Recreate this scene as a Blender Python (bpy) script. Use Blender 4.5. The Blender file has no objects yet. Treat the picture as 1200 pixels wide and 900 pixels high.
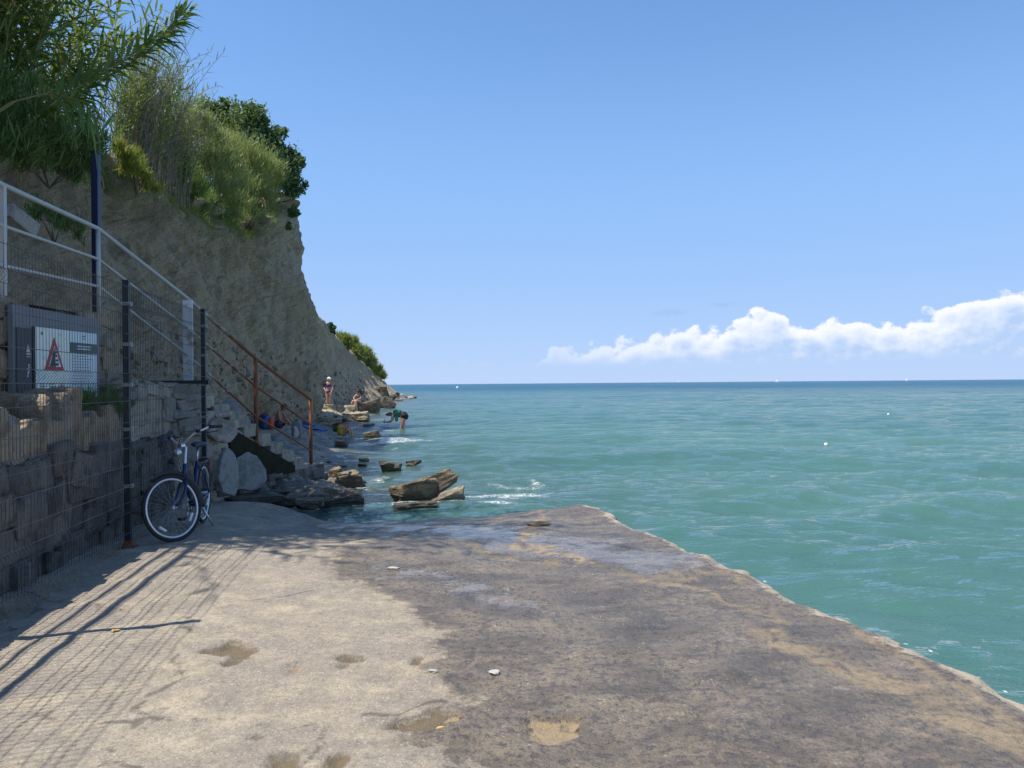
import bpy, bmesh, math, random
import numpy as np
from mathutils import Vector, Matrix, Quaternion
rng = np.random.default_rng(11)
random.seed(5)
SC = bpy.context.scene
COL = SC.collection
CAM_Z, FOC, ROLL, SEA = 1.6, 900.0, 0.0083, -0.35

# ------------------------------------------------------------------ numpy noise
_perm = np.random.default_rng(3).permutation(256)
_perm = np.concatenate([_perm, _perm, _perm])
_val = np.random.default_rng(4).random(256) * 2 - 1
def vnoise(x, y, z):
    x, y, z = np.broadcast_arrays(np.asarray(x, float), np.asarray(y, float), np.asarray(z, float))
    xi, yi, zi = np.floor(x).astype(int), np.floor(y).astype(int), np.floor(z).astype(int)
    fx, fy, fz = x - xi, y - yi, z - zi
    fx, fy, fz = [t * t * t * (t * (t * 6 - 15) + 10) for t in (fx, fy, fz)]
    xi &= 255; yi &= 255; zi &= 255
    def h(a, b, c): return _val[_perm[_perm[_perm[xi + a] + yi + b] + zi + c]]
    def L(a, b, t): return a + (b - a) * t
    return L(L(L(h(0,0,0), h(1,0,0), fx), L(h(0,1,0), h(1,1,0), fx), fy),
             L(L(h(0,0,1), h(1,0,1), fx), L(h(0,1,1), h(1,1,1), fx), fy), fz)
def fbm(x, y, z, o=4, g=.5, l=2.03):
    s, a = 0, 1.0
    for i in range(o):
        s = s + a * vnoise(x + 17.3 * i, y + 5.1 * i, z + 9.7 * i); a *= g
        x, y, z = x * l, y * l, z * l
    return s
def sstep(a, b, x):
    t = np.clip((np.asarray(x, float) - a) / (b - a), 0, 1); return t * t * (3 - 2 * t)

# ------------------------------------------------------------------ camera geometry of the photo
def ray(px, py):
    u, v = (px - 600) / FOC, (450 - py) / FOC
    return np.array([u + ROLL * v, 1.0, v - ROLL * u - .00056])
def P(px, py, Y):
    d = ray(px, py); return np.array([d[0] * Y, Y, CAM_Z + d[2] * Y])
def G(px, py, z=0.0):
    d = ray(px, py); t = (z - CAM_Z) / d[2]; return np.array([d[0] * t, t, z])

XSY = [-20, 9.9, 10.6, 12, 14.3, 17, 20, 26.8, 34, 43, 60, 85, 100, 125, 150, 200, 400]
XSX = [-2.6, -2.6, -2.45, -2.5, -3.0, -3.9, -4.7, -6.2, -7.4, -8.7, -10.7, -13.3, -15.3, -16.9, -24, -70, -300]
def H(x, y):
    d = np.interp(y, XSY, XSX) - x
    sl = .24 + .18 * sstep(32, 41, y); up = np.where(d > 0, np.minimum(sl * d, .3 + .05 * d + (sl - .24) * 1.2), .0)
    dn = np.where(d < 0, np.maximum(.17 * d, -4.5 - .0 * d), 0)
    n = .07 * fbm(x * .9, y * .5, 0, 3) + .035 * fbm(x * 3.1, y * 2.3, 4, 3)
    n = n + (.16 * np.abs(fbm(x * 1.5 + y * .4, y * 1.3, 8, 4)) - .06) * sstep(19, 14, y)
    return SEA + up + dn + n * sstep(-3, 0.5, d) - .50 * sstep(13.2, 10.9, y)
def hit(px, py):
    d = ray(px, py); t = np.arange(9.0, 180, .02)
    z = CAM_Z + d[2] * t
    g = np.maximum(H(d[0] * t, t), SEA)
    k = np.argmax(z <= g)
    if not (z <= g).any(): k = len(t) - 1
    return np.array([d[0] * t[k], t[k], g[k]])

# ------------------------------------------------------------------ object helpers
def tag(o, label=None, cat=None, group=None, kind=None):
    if label: o['label'] = label
    if cat: o['category'] = cat
    if group: o['group'] = group
    if kind: o['kind'] = kind
    return o
def empty(name, loc, label, cat, group=None, rz=0.0):
    o = bpy.data.objects.new(name, None); COL.objects.link(o)
    o.location = Vector([float(c) for c in loc]); o.rotation_euler = (0, 0, rz); o.empty_display_size = .2
    return tag(o, label, cat, group)
def mesh_data(name, V, Fs, smooth=False, attrs=None):
    me = bpy.data.meshes.new(name)
    V = np.ascontiguousarray(V, dtype=np.float32)
    Fs = [np.asarray(F, dtype=np.int32) for F in Fs if len(F)]
    me.vertices.add(len(V)); me.vertices.foreach_set('co', V.ravel())
    loops = np.concatenate([F.ravel() for F in Fs])
    tot = np.concatenate([np.full(len(F), F.shape[1], dtype=np.int32) for F in Fs])
    start = np.concatenate([[0], np.cumsum(tot)[:-1]]).astype(np.int32)
    me.loops.add(len(loops)); me.loops.foreach_set('vertex_index', loops)
    me.polygons.add(len(tot)); me.polygons.foreach_set('loop_start', start)
    me.polygons.foreach_set('use_smooth', np.full(len(tot), bool(smooth)))
    me.update(calc_edges=True)
    for k, a in (attrs or {}).items():
        at = me.attributes.new(k, 'FLOAT', 'POINT')
        at.data.foreach_set('value', np.ascontiguousarray(a, dtype=np.float32).ravel())
    return me
def link(name, me, m, parent=None):
    o = bpy.data.objects.new(name, me); COL.objects.link(o)
    if m is not None: me.materials.append(m)
    if parent is not None: o.parent = parent
    return o
def rotz(a):
    c, s = math.cos(a), math.sin(a); return np.array([[c, -s, 0], [s, c, 0], [0, 0, 1.0]])
def rot_axis(ax, a):
    return np.array(Matrix.Rotation(a, 3, Vector(ax)))
def unit(v):
    v = np.asarray(v, float); return v / (np.linalg.norm(v) + 1e-12)

_ico = {}
def ico(sub):
    if sub not in _ico:
        bm = bmesh.new(); bmesh.ops.create_icosphere(bm, subdivisions=sub, radius=1)
        bm.verts.ensure_lookup_table()
        _ico[sub] = (np.array([v.co[:] for v in bm.verts]), np.array([[v.index for v in f.verts] for f in bm.faces]))
        bm.free()
    return _ico[sub]

class MB:
    """collects shapes into ONE mesh object"""
    def __init__(s): s.v, s.q, s.t, s.n, s.ng, s.tint = [], [], [], 0, [], []
    def add(s, V, Q=None, T=None, tint=0.5):
        V = np.asarray(V, float)
        if Q is not None and len(Q): s.q.append(np.asarray(Q) + s.n)
        if T is not None and len(T): s.t.append(np.asarray(T) + s.n)
        s.v.append(V); s.n += len(V)
        s.tint.append(np.full(len(V), tint) if np.isscalar(tint) else np.asarray(tint)); return s
    def box(s, c, size, rot=None, tint=.5, jit=0.0):
        a = np.array([[x, y, z] for x in (-.5, .5) for y in (-.5, .5) for z in (-.5, .5)]) * np.asarray(size)
        if jit: a = a + rng.normal(0, jit, a.shape)
        if rot is not None: a = a @ np.asarray(rot).T
        return s.add(a + np.asarray(c), [[0,1,3,2],[4,6,7,5],[0,4,5,1],[2,3,7,6],[0,2,6,4],[1,5,7,3]], tint=tint)
    def tube(s, pts, r, n=8, closed=False, cap=True, tint=.5, flat=None):
        p = np.asarray(pts, float); m = len(p)
        r = np.full(m, r) if np.isscalar(r) else np.asarray(r, float)
        tg = np.roll(p, -1, 0) - np.roll(p, 1, 0) if closed else np.gradient(p, axis=0)
        tg = tg / (np.linalg.norm(tg, axis=1)[:, None] + 1e-12)
        up = np.array([0, 0, 1.0]) if abs(tg[0, 2]) < .9 else np.array([1.0, 0, 0])
        u = unit(np.cross(tg[0], up)); U = []
        for k in range(m):
            u = unit(u - tg[k] * np.dot(u, tg[k])); U.append(u)
        U = np.array(U); W = np.cross(tg, U)
        a = np.arange(n) * 2 * math.pi / n
        f1, f2 = flat if flat else (1, 1)
        V = p[:, None] + r[:, None, None] * (np.cos(a)[None, :, None] * U[:, None] * f1 + np.sin(a)[None, :, None] * W[:, None] * f2)
        V = V.reshape(-1, 3); Q = []
        mm = m if closed else m - 1
        for k in range(mm):
            k2 = (k + 1) % m
            for j in range(n):
                j2 = (j + 1) % n
                Q.append([k * n + j, k * n + j2, k2 * n + j2, k2 * n + j])
        T = []
        if cap and not closed:
            V = np.concatenate([V, p[:1], p[-1:]]); c0, c1 = m * n, m * n + 1
            for j in range(n):
                j2 = (j + 1) % n
                T.append([c0, j2, j]); T.append([c1, (m - 1) * n + j, (m - 1) * n + j2])
        return s.add(V, Q, T, tint=tint)
    def cyl(s, a, b, r, n=12, tint=.5): return s.tube([a, b], r, n, tint=tint)
    def torus(s, c, axis, R, r, n=40, m=8, flat=None):
        ax = unit(axis); u = unit(np.cross(ax, [0.3, 0.2, 1])); w = np.cross(ax, u)
        t = np.arange(n) * 2 * math.pi / n; a = np.arange(m) * 2 * math.pi / m
        f1, f2 = flat if flat else (1, 1)
        rad = np.cos(t)[:, None] * u + np.sin(t)[:, None] * w
        V = np.asarray(c) + (R + r * f1 * np.cos(a))[None, :, None] * rad[:, None] + (r * f2 * np.sin(a))[None, :, None] * ax
        Q = [[i * m + j, ((i + 1) % n) * m + j, ((i + 1) % n) * m + (j + 1) % m, i * m + (j + 1) % m] for i in range(n) for j in range(m)]
        return s.add(V.reshape(-1, 3), Q)
    def ball(s, c, rad, sub=2, rot=None, tint=.5):
        V, T = ico(sub); V = V * np.asarray(rad)
        if rot is not None: V = V @ np.asarray(rot).T
        return s.add(V + np.asarray(c), None, T, tint=tint)
    def prism(s, poly, M, depth, tint=.5):
        """poly: 2-D outline (x right, y up) mapped by M (4 columns ex,ey,ez,origin); extruded along ez"""
        ex, ey, ez, o = [np.asarray(k, float) for k in M]
        p = np.asarray(poly, float); n = len(p)
        A = o + p[:, :1] * ex + p[:, 1:] * ey; B = A + ez * depth
        s.add(np.concatenate([A, B]), [[i, (i + 1) % n, n + (i + 1) % n, n + i] for i in range(n)], tint=tint)
        base = s.n - 2 * n
        s.ng.append((list(range(base, base + n))[::-1], list(range(base + n, base + 2 * n)))); return s
    def build(s, name, m, parent=None, smooth=False, attrs=None, bevel=0.0):
        V = np.concatenate(s.v)
        Fs = [np.concatenate(a) for a in (s.q, s.t) if a]
        for a, b in s.ng: Fs.append(np.array([a])); Fs.append(np.array([b]))
        at = {'tint': np.concatenate(s.tint)}; at.update(attrs or {})
        me = mesh_data(name, V, Fs, smooth, at)
        bm = bmesh.new(); bm.from_mesh(me); bmesh.ops.recalc_face_normals(bm, faces=bm.faces[:])
        if bevel:
            bmesh.ops.bevel(bm, geom=bm.edges[:], offset=bevel, segments=2, affect='EDGES', profile=.6)
        bm.to_mesh(me); bm.free()
        if smooth: me.polygons.foreach_set('use_smooth', np.ones(len(me.polygons), bool))
        return link(name, me, m, parent)

def local(o, V):
    """world points -> the frame of a top-level thing (no scale)"""
    M = np.array(Matrix.Rotation(-o.rotation_euler.z, 3, 'Z'))
    return (np.asarray(V, float) - np.array(o.location)) @ M.T

def blades(O, D, L, W, droop, nseg=4, sidevec=None):
    """bent leaf strips; all arguments per blade"""
    n = len(O); D = D / np.linalg.norm(D, axis=1)[:, None]
    up = rng.normal(0, .35, (n, 3)); up[:, 2] += 1
    S = np.cross(D, up) if sidevec is None else sidevec
    S = S / (np.linalg.norm(S, axis=1)[:, None] + 1e-9)
    t = np.linspace(0, 1, nseg + 1)
    w = np.minimum(1, .35 + 3.2 * t) * (1 - t ** 1.6); w[-1] = .03
    pt = O[:, None] + D[:, None] * (L[:, None] * t)[..., None]
    pt[..., 2] -= (L * droop)[:, None] * t ** 2
    # shorten the forward run as it droops
    pt[..., :2] -= (D[:, None, :2] * (L * droop * .35)[:, None, None]) * (t ** 2)[None, :, None]
    off = S[:, None] * (W[:, None] * w * .5)[..., None]
    V = np.stack([pt - off, pt + off], 2).reshape(n, -1, 3)
    k = np.arange(nseg)[None, :] * 2 + np.arange(n)[:, None] * 2 * (nseg + 1)
    Q = np.stack([k, k + 1, k + 3, k + 2], -1).reshape(-1, 4)
    return V.reshape(-1, 3), Q, 2 * (nseg + 1)

def rock_shape(seed, dims, planes=11, sub=4, rough=.05, flat=.0, layers=0.0, boxy=False):
    g = np.random.default_rng(seed)
    V, T = ico(sub)
    N = g.normal(size=(planes, 3)); N /= np.linalg.norm(N, axis=1)[:, None]
    N = np.concatenate([N, [[0, 0, 1], [0, 0, -1]]]); dd = np.concatenate([g.uniform(.55, .92, planes), [.72, .6]])
    if boxy:      # a broken slab: six jittered sides and a few chamfers
        B = np.array([[1,0,0],[-1,0,0],[0,1,0],[0,-1,0],[0,0,1],[0,0,-1.]]); B = B + g.normal(0, .14, B.shape); B /= np.linalg.norm(B, axis=1)[:, None]
        C_ = np.sign(g.normal(size=(5, 3))) * g.uniform(.5, 1, (5, 3)); C_ /= np.linalg.norm(C_, axis=1)[:, None]
        N = np.concatenate([B, C_]); dd = np.concatenate([g.uniform(.62, .72, 6), g.uniform(.80, .98, 5)])
    with np.errstate(divide='ignore'):
        r = np.where(V @ N.T > .02, dd / np.maximum(V @ N.T, .02), 9).min(1)
    r = np.minimum(r, 1.15); X = V * r[:, None]
    o = g.uniform(0, 90, 3)
    n1 = fbm(X[:, 0] * 2 + o[0], X[:, 1] * 2 + o[1], X[:, 2] * 2 + o[2], 4)
    X = X * (1 + rough * 1.6 * n1)[:, None]
    if layers:
        tilt = X[:, 2] + .25 * X[:, 0] * g.uniform(-1, 1) + .06 * n1
        X[:, :2] *= (1 + layers * (vnoise(tilt * 7 + o[0], 0, 0)))[:, None]
    return X * np.asarray(dims) / 2 / .85, T
# ------------------------------------------------------------------ materials
class NT:
    def __init__(s, name):
        s.m = bpy.data.materials.new(name); s.m.use_nodes = True
        s.t = s.m.node_tree; s.t.nodes.clear()
        s.out = s.t.nodes.new('ShaderNodeOutputMaterial')
    def n(s, typ, ins=None, **props):
        nd = s.t.nodes.new('ShaderNode' + typ)
        for k, v in props.items(): setattr(nd, k, v)
        for k, v in (ins or {}).items(): s.put(nd.inputs[k], v)
        return nd
    def put(s, sock, v):
        if isinstance(v, bpy.types.NodeSocket): s.t.links.new(v, sock)
        elif isinstance(v, (tuple, list)) and len(v) == 3 and sock.type == 'RGBA': sock.default_value = (*v, 1)
        else: sock.default_value = v
    def math(s, op, a, b=None, c=None, clamp=False):
        nd = s.n('Math', operation=op, use_clamp=clamp); s.put(nd.inputs[0], a)
        if b is not None: s.put(nd.inputs[1], b)
        if c is not None: s.put(nd.inputs[2], c)
        return nd.outputs[0]
    def mix(s, f, a, b, mode='MIX'):
        nd = s.n('Mix', data_type='RGBA', blend_type=mode, clamp_factor=True)
        s.put(nd.inputs[0], f); s.put(nd.inputs[6], a); s.put(nd.inputs[7], b); return nd.outputs[2]
    def ramp(s, f, lo, hi, a=0.0, b=1.0):
        nd = s.n('MapRange', interpolation_type='SMOOTHSTEP'); s.put(nd.inputs[0], f)
        for i, v in enumerate((lo, hi, a, b)): s.put(nd.inputs[i + 1], v)
        return nd.outputs[0]
    def pos(s, scale=(1, 1, 1), obj=False):
        src = s.n('TexCoord').outputs['Object'] if obj else s.n('NewGeometry').outputs['Position']
        if tuple(scale) == (1, 1, 1): return src
        nd = s.n('VectorMath', operation='MULTIPLY'); s.put(nd.inputs[0], src); nd.inputs[1].default_value = scale
        return nd.outputs[0]
    def noise(s, sc, det=4, rough=.55, vec=None, dist=0.0):
        nd = s.n('TexNoise', {'Scale': sc, 'Detail': det, 'Roughness': rough, 'Distortion': dist})
        if vec is not None: s.put(nd.inputs['Vector'], vec)
        return nd.outputs['Fac']
    def voro(s, sc, vec=None, feature='F1', out='Distance'):
        nd = s.n('TexVoronoi', {'Scale': sc}, feature=feature)
        if vec is not None: s.put(nd.inputs['Vector'], vec)
        return nd.outputs[out]
    def attr(s, a): return s.n('Attribute', attribute_name=a).outputs['Fac']
    def bump(s, h, strength=.5, dist=.02, nrm=None):
        nd = s.n('Bump', {'Height': h, 'Strength': strength, 'Distance': dist})
        if nrm is not None: s.put(nd.inputs['Normal'], nrm)
        return nd.outputs[0]
    def bsdf(s, col, rough=.8, metal=0.0, nrm=None, spec=None):
        nd = s.n('BsdfPrincipled', {'Base Color': col, 'Roughness': rough, 'Metallic': metal})
        if nrm is not None: s.put(nd.inputs['Normal'], nrm)
        if spec is not None: s.put(nd.inputs['Specular IOR Level'], spec)
        return nd.outputs[0]
    def done(s, sh): s.t.links.new(sh, s.out.inputs['Surface']); return s.m

M = {}
def plain(name, col, rough=.6, metal=0.0, vary=.15, sc=8.0, bump=.0, dirt=None):
    t = NT(name); v = t.pos(obj=True)
    nz = t.noise(sc, 4, vec=v)
    c = t.mix(nz, tuple(x * (1 - vary) for x in col), tuple(min(1, x * (1 + vary)) for x in col))
    if dirt:
        c = t.mix(t.ramp(t.noise(sc * 2.3, 5, .65, vec=v), .52, .66), c, dirt)
    nr = t.bump(t.noise(sc * 5, 4, vec=v), bump, .01) if bump else None
    M[name] = t.done(t.bsdf(c, rough, metal, nr)); return M[name]

# concrete of the jetty: dry and wet zones, sand, mud holes, aggregate speckle
t = NT('jetty_concrete'); v = t.pos()
wetd, sand, mud, film, crust = t.attr('wet'), t.attr('sand'), t.attr('mud'), t.attr('film'), t.attr('crust')
S05 = lambda x, k: t.math('MULTIPLY', t.math('SUBTRACT', x, .5), k)
ADD = lambda *a: a[0] if len(a) == 1 else t.math('ADD', a[0], ADD(*a[1:]))
n_big = t.noise(.7, 5, .6, v); n_mid = t.noise(4.5, 7, .68, v); n_fine = t.noise(22, 6, .72, v); n_grit = t.noise(75, 4, .75, v)
vs = t.pos((1, 1.7, 1)); n_smear = t.noise(1.8, 8, .70, vs, .6)
agg = t.voro(42, v, out='Color'); aggs = t.n('SeparateXYZ'); t.put(aggs.inputs[0], agg); aggd = t.voro(42, v)
dry = t.mix(t.ramp(n_smear, .40, .64), (.295, .253, .198), (.425, .355, .245))
dry = t.mix(t.ramp(n_big, .50, .66, 0, .55), dry, (.53, .455, .325))
dry = t.mix(t.ramp(n_big, .36, .46, .5, 0), dry, (.245, .222, .205))
dry = t.mix(t.ramp(n_mid, .36, .60, 0, .6), dry, (.225, .195, .165))
dry = t.mix(t.ramp(n_fine, .50, .68, 0, .40), dry, (.50, .435, .34))
dry = t.mix(t.ramp(n_fine, .34, .46, .55, 0), dry, (.16, .135, .11))
dry = t.mix(t.ramp(n_grit, .38, .50, .45, 0), dry, (.15, .125, .10))
dry = t.mix(t.ramp(n_grit, .56, .68, 0, .32), dry, (.56, .49, .40))
wet = t.ramp(ADD(wetd, S05(n_mid, .9), S05(n_fine, .5)), -.05, .05)
damp = t.ramp(ADD(wetd, S05(n_mid, .7)), -.35, .05)
dry = t.mix(t.math('MULTIPLY', damp, .22), dry, (.15, .12, .09))
wc = t.mix(t.ramp(n_smear, .36, .62), (.108, .085, .060), (.225, .178, .122))
wc = t.mix(t.ramp(t.noise(1.1, 7, .66, vs), .47, .70, 0, .75), wc, (.27, .212, .142))
wc = t.mix(t.ramp(n_fine, .40, .52, .6, 0), wc, (.035, .028, .024))
wc = t.mix(t.ramp(n_grit, .38, .52, .55, 0), wc, (.035, .03, .026))
spk = t.math('MULTIPLY', t.ramp(aggd, .12, .40, 1, 0), t.ramp(aggs.outputs[0], .58, .70))
spkw = t.math('MULTIPLY', spk, t.ramp(ADD(n_smear, S05(n_mid, .6), S05(n_fine, .5)), .46, .66, .12, .85))
wc = t.mix(spkw, wc, (.42, .335, .23))
dry = t.mix(t.math('MULTIPLY', spk, .45), dry, (.56, .50, .42))
col = t.mix(wet, dry, wc)
sm = t.ramp(ADD(sand, S05(n_smear, 2.3), S05(n_mid, 1.3), S05(n_fine, .8)), .40, 1.35)
col = t.mix(t.math('MULTIPLY', sm, .68), col, t.mix(n_fine, (.19, .14, .085), (.40, .315, .20)))
cm = t.ramp(ADD(crust, S05(n_fine, 1.2), S05(n_mid, .9)), .42, .8)
col = t.mix(t.math('MULTIPLY', cm, .75), col, (.46, .39, .29))
mm = t.ramp(ADD(mud, S05(n_mid, 1.1), S05(n_fine, 1.3)), .44, .70)
rim = t.math('MULTIPLY', t.ramp(ADD(mud, S05(n_fine, 1.2)), .12, .40), t.ramp(ADD(mud, S05(n_fine, 1.2)), .45, .75, 1, 0))
col = t.mix(t.math('MULTIPLY', rim, .55), col, (.085, .068, .05))
col = t.mix(t.math('MULTIPLY', mm, .9), col, t.mix(n_fine, (.075, .055, .030), (.20, .15, .085)))
sh = t.ramp(ADD(t.attr('sandhole'), S05(n_mid, .9), S05(n_fine, .7)), .42, .68)
col = t.mix(t.math('MULTIPLY', sh, .85), col, t.mix(n_fine, (.25, .18, .10), (.40, .30, .18)))
fm = t.ramp(ADD(film, S05(n_smear, 1.3), S05(n_mid, 1.2), S05(n_fine, .9)), .30, .90)
fmw = t.math('MULTIPLY', fm, wet)
notsand = t.math('SUBTRACT', 1.0, t.math('MULTIPLY', t.math('MAXIMUM', sm, cm), .9))
rw = ADD(t.ramp(n_fine, .35, .65, .25, .52), t.math('MULTIPLY', fmw, -.24))
rough = t.n('Mix', data_type='FLOAT'); t.put(rough.inputs[0], t.math('MULTIPLY', wet, notsand)); rough.inputs[2].default_value = .92; t.put(rough.inputs[3], rw)
wv = t.n('VectorMath', operation='ADD'); t.put(wv.inputs[0], v); nzc = t.n('TexNoise', {'Scale': 1.6, 'Detail': 5}); t.put(nzc.inputs['Vector'], v); nzs = t.n('VectorMath', operation='SCALE'); t.put(nzs.inputs[0], nzc.outputs['Color']); nzs.inputs['Scale'].default_value = .55; t.put(wv.inputs[1], nzs.outputs[0])
crk = t.math('MULTIPLY', t.ramp(t.voro(.42, wv.outputs[0], 'DISTANCE_TO_EDGE'), .002, .012, 1, 0), t.ramp(n_mid, .46, .56))
col = t.mix(t.math('MULTIPLY', crk, .6), col, (.06, .05, .04))
hgt = ADD(t.math('MULTIPLY', n_fine, .7), t.math('MULTIPLY', n_grit, .30), t.math('MULTIPLY', n_mid, .9))
hgt = t.math('MULTIPLY', hgt, t.math('SUBTRACT', 1.0, t.math('MULTIPLY', fmw, .85)))
M['jetty'] = t.done(t.bsdf(col, rough.outputs[0], 0, t.bump(hgt, .9, .030)))

# sea water
t = NT('sea_water'); v = t.pos()
op, foam, far = t.attr('opac'), t.attr('foam'), t.attr('far')
w1 = t.noise(1.3, 2, .5, t.pos((.5, 1.1, 1)), .15); w2 = t.noise(6.5, 4, .6, t.pos((.5, 1.15, 1)), .1); w3 = t.noise(.22, 4, .55, t.pos((.35, 1, 1)))
near = t.math('SUBTRACT', 1.0, far)
hh = t.math('ADD', t.math('MULTIPLY', w1, .22), t.math('MULTIPLY', w2, .075))
hh = t.math('ADD', hh, t.math('MULTIPLY', t.math('MULTIPLY', w3, .5), far))
nr = t.bump(hh, .85, 1.0)
patch = t.noise(.055, 4, .6, t.pos((.3, 1, 1)))
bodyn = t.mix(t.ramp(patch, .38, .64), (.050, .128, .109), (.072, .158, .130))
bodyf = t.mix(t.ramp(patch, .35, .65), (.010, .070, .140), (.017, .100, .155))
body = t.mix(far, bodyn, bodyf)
body = t.mix(t.attr('shore'), body, (.12, .19, .165))
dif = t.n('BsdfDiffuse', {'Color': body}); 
tr = t.n('BsdfTransparent', {'Color': (.80, .93, .90)})
mb = t.n('MixShader'); t.put(mb.inputs[0], op); t.put(mb.inputs[1], tr.outputs[0]); t.put(mb.inputs[2], dif.outputs[0])
gl = t.n('BsdfGlossy', {'Color': (.9, .9, .9), 'Roughness': .07}); t.put(gl.inputs['Normal'], nr)
fr = t.n('Fresnel', {'IOR': 1.33}); t.put(fr.inputs['Normal'], nr)
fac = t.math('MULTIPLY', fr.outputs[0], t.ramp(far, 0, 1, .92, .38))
ms = t.n('MixShader'); t.put(ms.inputs[0], fac); t.put(ms.inputs[1], mb.outputs[0]); t.put(ms.inputs[2], gl.outputs[0])
fn = t.noise(5.5, 6, .68, t.pos((.8, 1.0, 1)), 1.6); fb = t.voro(9, v)
ridge = t.math('ABSOLUTE', t.math('SUBTRACT', fn, .5))
lace = t.ramp(ridge, .0, .045, 1, 0)
fmask = t.math('MULTIPLY', t.ramp(t.math('ADD', foam, t.math('MULTIPLY', t.math('SUBTRACT', t.noise(1.7, 4, .6, v), .5), 1.5)), .40, .70), t.math('MAXIMUM', lace, t.ramp(t.noise(14, 4, .6, v), .56, .64)))
bub = t.math('MULTIPLY', t.ramp(t.voro(7.0, t.pos((1, .9, 1))), .10, .15, 1, 0), t.ramp(t.math('ADD', t.attr('bub'), t.math('MULTIPLY', t.math('SUBTRACT', t.noise(2.0, 3, .6, v), .5), 1.4)), .5, .7))
fmask = t.math('MAXIMUM', fmask, bub)
fd = t.n('BsdfDiffuse', {'Color': (.72, .76, .74)})
m2 = t.n('MixShader'); t.put(m2.inputs[0], t.math('MULTIPLY', fmask, .85)); t.put(m2.inputs[1], ms.outputs[0]); t.put(m2.inputs[2], fd.outputs[0])
M['sea'] = t.done(m2.outputs[0])

# eroded marl of the cliff
t = NT('cliff_earth'); v = t.pos()
n1 = t.noise(.35, 5, .6, v); n2 = t.noise(1.6, 6, .65, v); n3 = t.noise(9, 6, .7, v)
rotn = t.n('VectorRotate', {'Angle': -.42}, rotation_type='X_AXIS'); t.put(rotn.inputs['Vector'], v)
sv = t.n('VectorMath', operation='MULTIPLY'); t.put(sv.inputs[0], rotn.outputs[0]); sv.inputs[1].default_value = (.4, .22, 2.4)
lay = t.noise(1.2, 5, .62, sv.outputs[0], .5)
c = t.mix(t.ramp(n1, .38, .62), (.44, .335, .215), (.51, .415, .28))
c = t.mix(t.ramp(lay, .5, .68, 0, .5), c, (.35, .31, .25))
c = t.mix(t.ramp(n2, .36, .52, .45, 0), c, (.17, .130, .082))
c = t.mix(t.ramp(t.noise(.5, 6, .7, sv.outputs[0]), .54, .70, 0, .45), c, (.15, .118, .075))
c = t.mix(t.ramp(n3, .34, .46, .5, 0), c, (.16, .118, .072))
lay2 = t.noise(4.2, 5, .6, sv.outputs[0], .8)
c = t.mix(t.ramp(lay2, .36, .44, .5, 0), c, (.17, .125, .078))
c = t.mix(t.ramp(n3, .55, .72, 0, .6), c, (.38, .31, .21))
hg = t.math('ADD', t.math('MULTIPLY', n2, 1.0), t.math('ADD', t.math('MULTIPLY', n3, .35), t.math('ADD', t.math('MULTIPLY', lay, .5), t.math('MULTIPLY', lay2, .55))))
M['cliff'] = t.done(t.bsdf(c, .95, 0, t.bump(hg, 1.0, .30), .1))

# beach: wet grey shelf near the water, dusty higher up
t = NT('beach_ground'); v = t.pos()
hz = t.attr('dry'); n2 = t.noise(2.5, 6, .65, v); n3 = t.noise(16, 5, .7, v)
c = t.mix(t.ramp(n2, .35, .65), (.105, .092, .072), (.20, .172, .13))
c2 = t.mix(t.ramp(n2, .35, .65), (.28, .235, .16), (.42, .36, .255))
dm = t.ramp(t.math('ADD', hz, t.math('MULTIPLY', t.math('SUBTRACT', n2, .5), .5)), .35, .6)
c = t.mix(dm, c, c2); c = t.mix(t.ramp(n3, .35, .5, .55, 0), c, (.07, .06, .045))
M['beach'] = t.done(t.bsdf(c, t.ramp(dm, 0, 1, .48, .95), 0, t.bump(t.math('ADD', n2, t.math('MULTIPLY', n3, .5)), 1.0, .10)))

def rockmat(name, lo, hi, dark, wet=False, sc=1.0, wetline=None):
    t = NT(name); v = t.pos()
    n1 = t.noise(2.2 * sc, 5, .6, v); n2 = t.noise(9 * sc, 6, .68, v); lay = t.noise(3 * sc, 4, .6, t.pos((.5, .5, 3.2)), .5)
    c = t.mix(t.ramp(n1, .35, .65), lo, hi)
    c = t.mix(t.ramp(lay, .40, .52, .6, 0), c, dark)
    c = t.mix(t.ramp(n2, .36, .48, .7, 0), c, dark)
    c = t.mix(t.ramp(n2, .58, .75, 0, .5), c, tuple(min(.6, x * 1.5) for x in hi))
    rough = .9
    if wetline is not None:   # the tide's dark algae band: a stain with its own height
        z = t.n('SeparateXYZ'); t.put(z.inputs[0], v)
        k = t.ramp(t.math('ADD', z.outputs[2], t.math('MULTIPLY', t.math('SUBTRACT', n1, .5), .25)), wetline, wetline + .14, 1, 0)
        c = t.mix(t.math('MULTIPLY', k, .85), c, (.035, .03, .018)); rough = t.ramp(k, 0, 1, .88, .35)
    hg = t.math('ADD', t.math('MULTIPLY', n2, .5), t.math('ADD', n1, t.math('MULTIPLY', lay, .8)))
    M[name] = t.done(t.bsdf(c, rough, 0, t.bump(hg, 1.0, .10 / sc)))
rockmat('rock_brown', (.125, .095, .054), (.235, .185, .115), (.045, .034, .02), wetline=SEA + .08)
rockmat('rock_tan', (.30, .25, .165), (.44, .37, .26), (.13, .105, .07), wetline=SEA + .05)
rockmat('rock_dark', (.085, .072, .05), (.16, .135, .095), (.035, .03, .022), wetline=SEA + .1)

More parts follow.
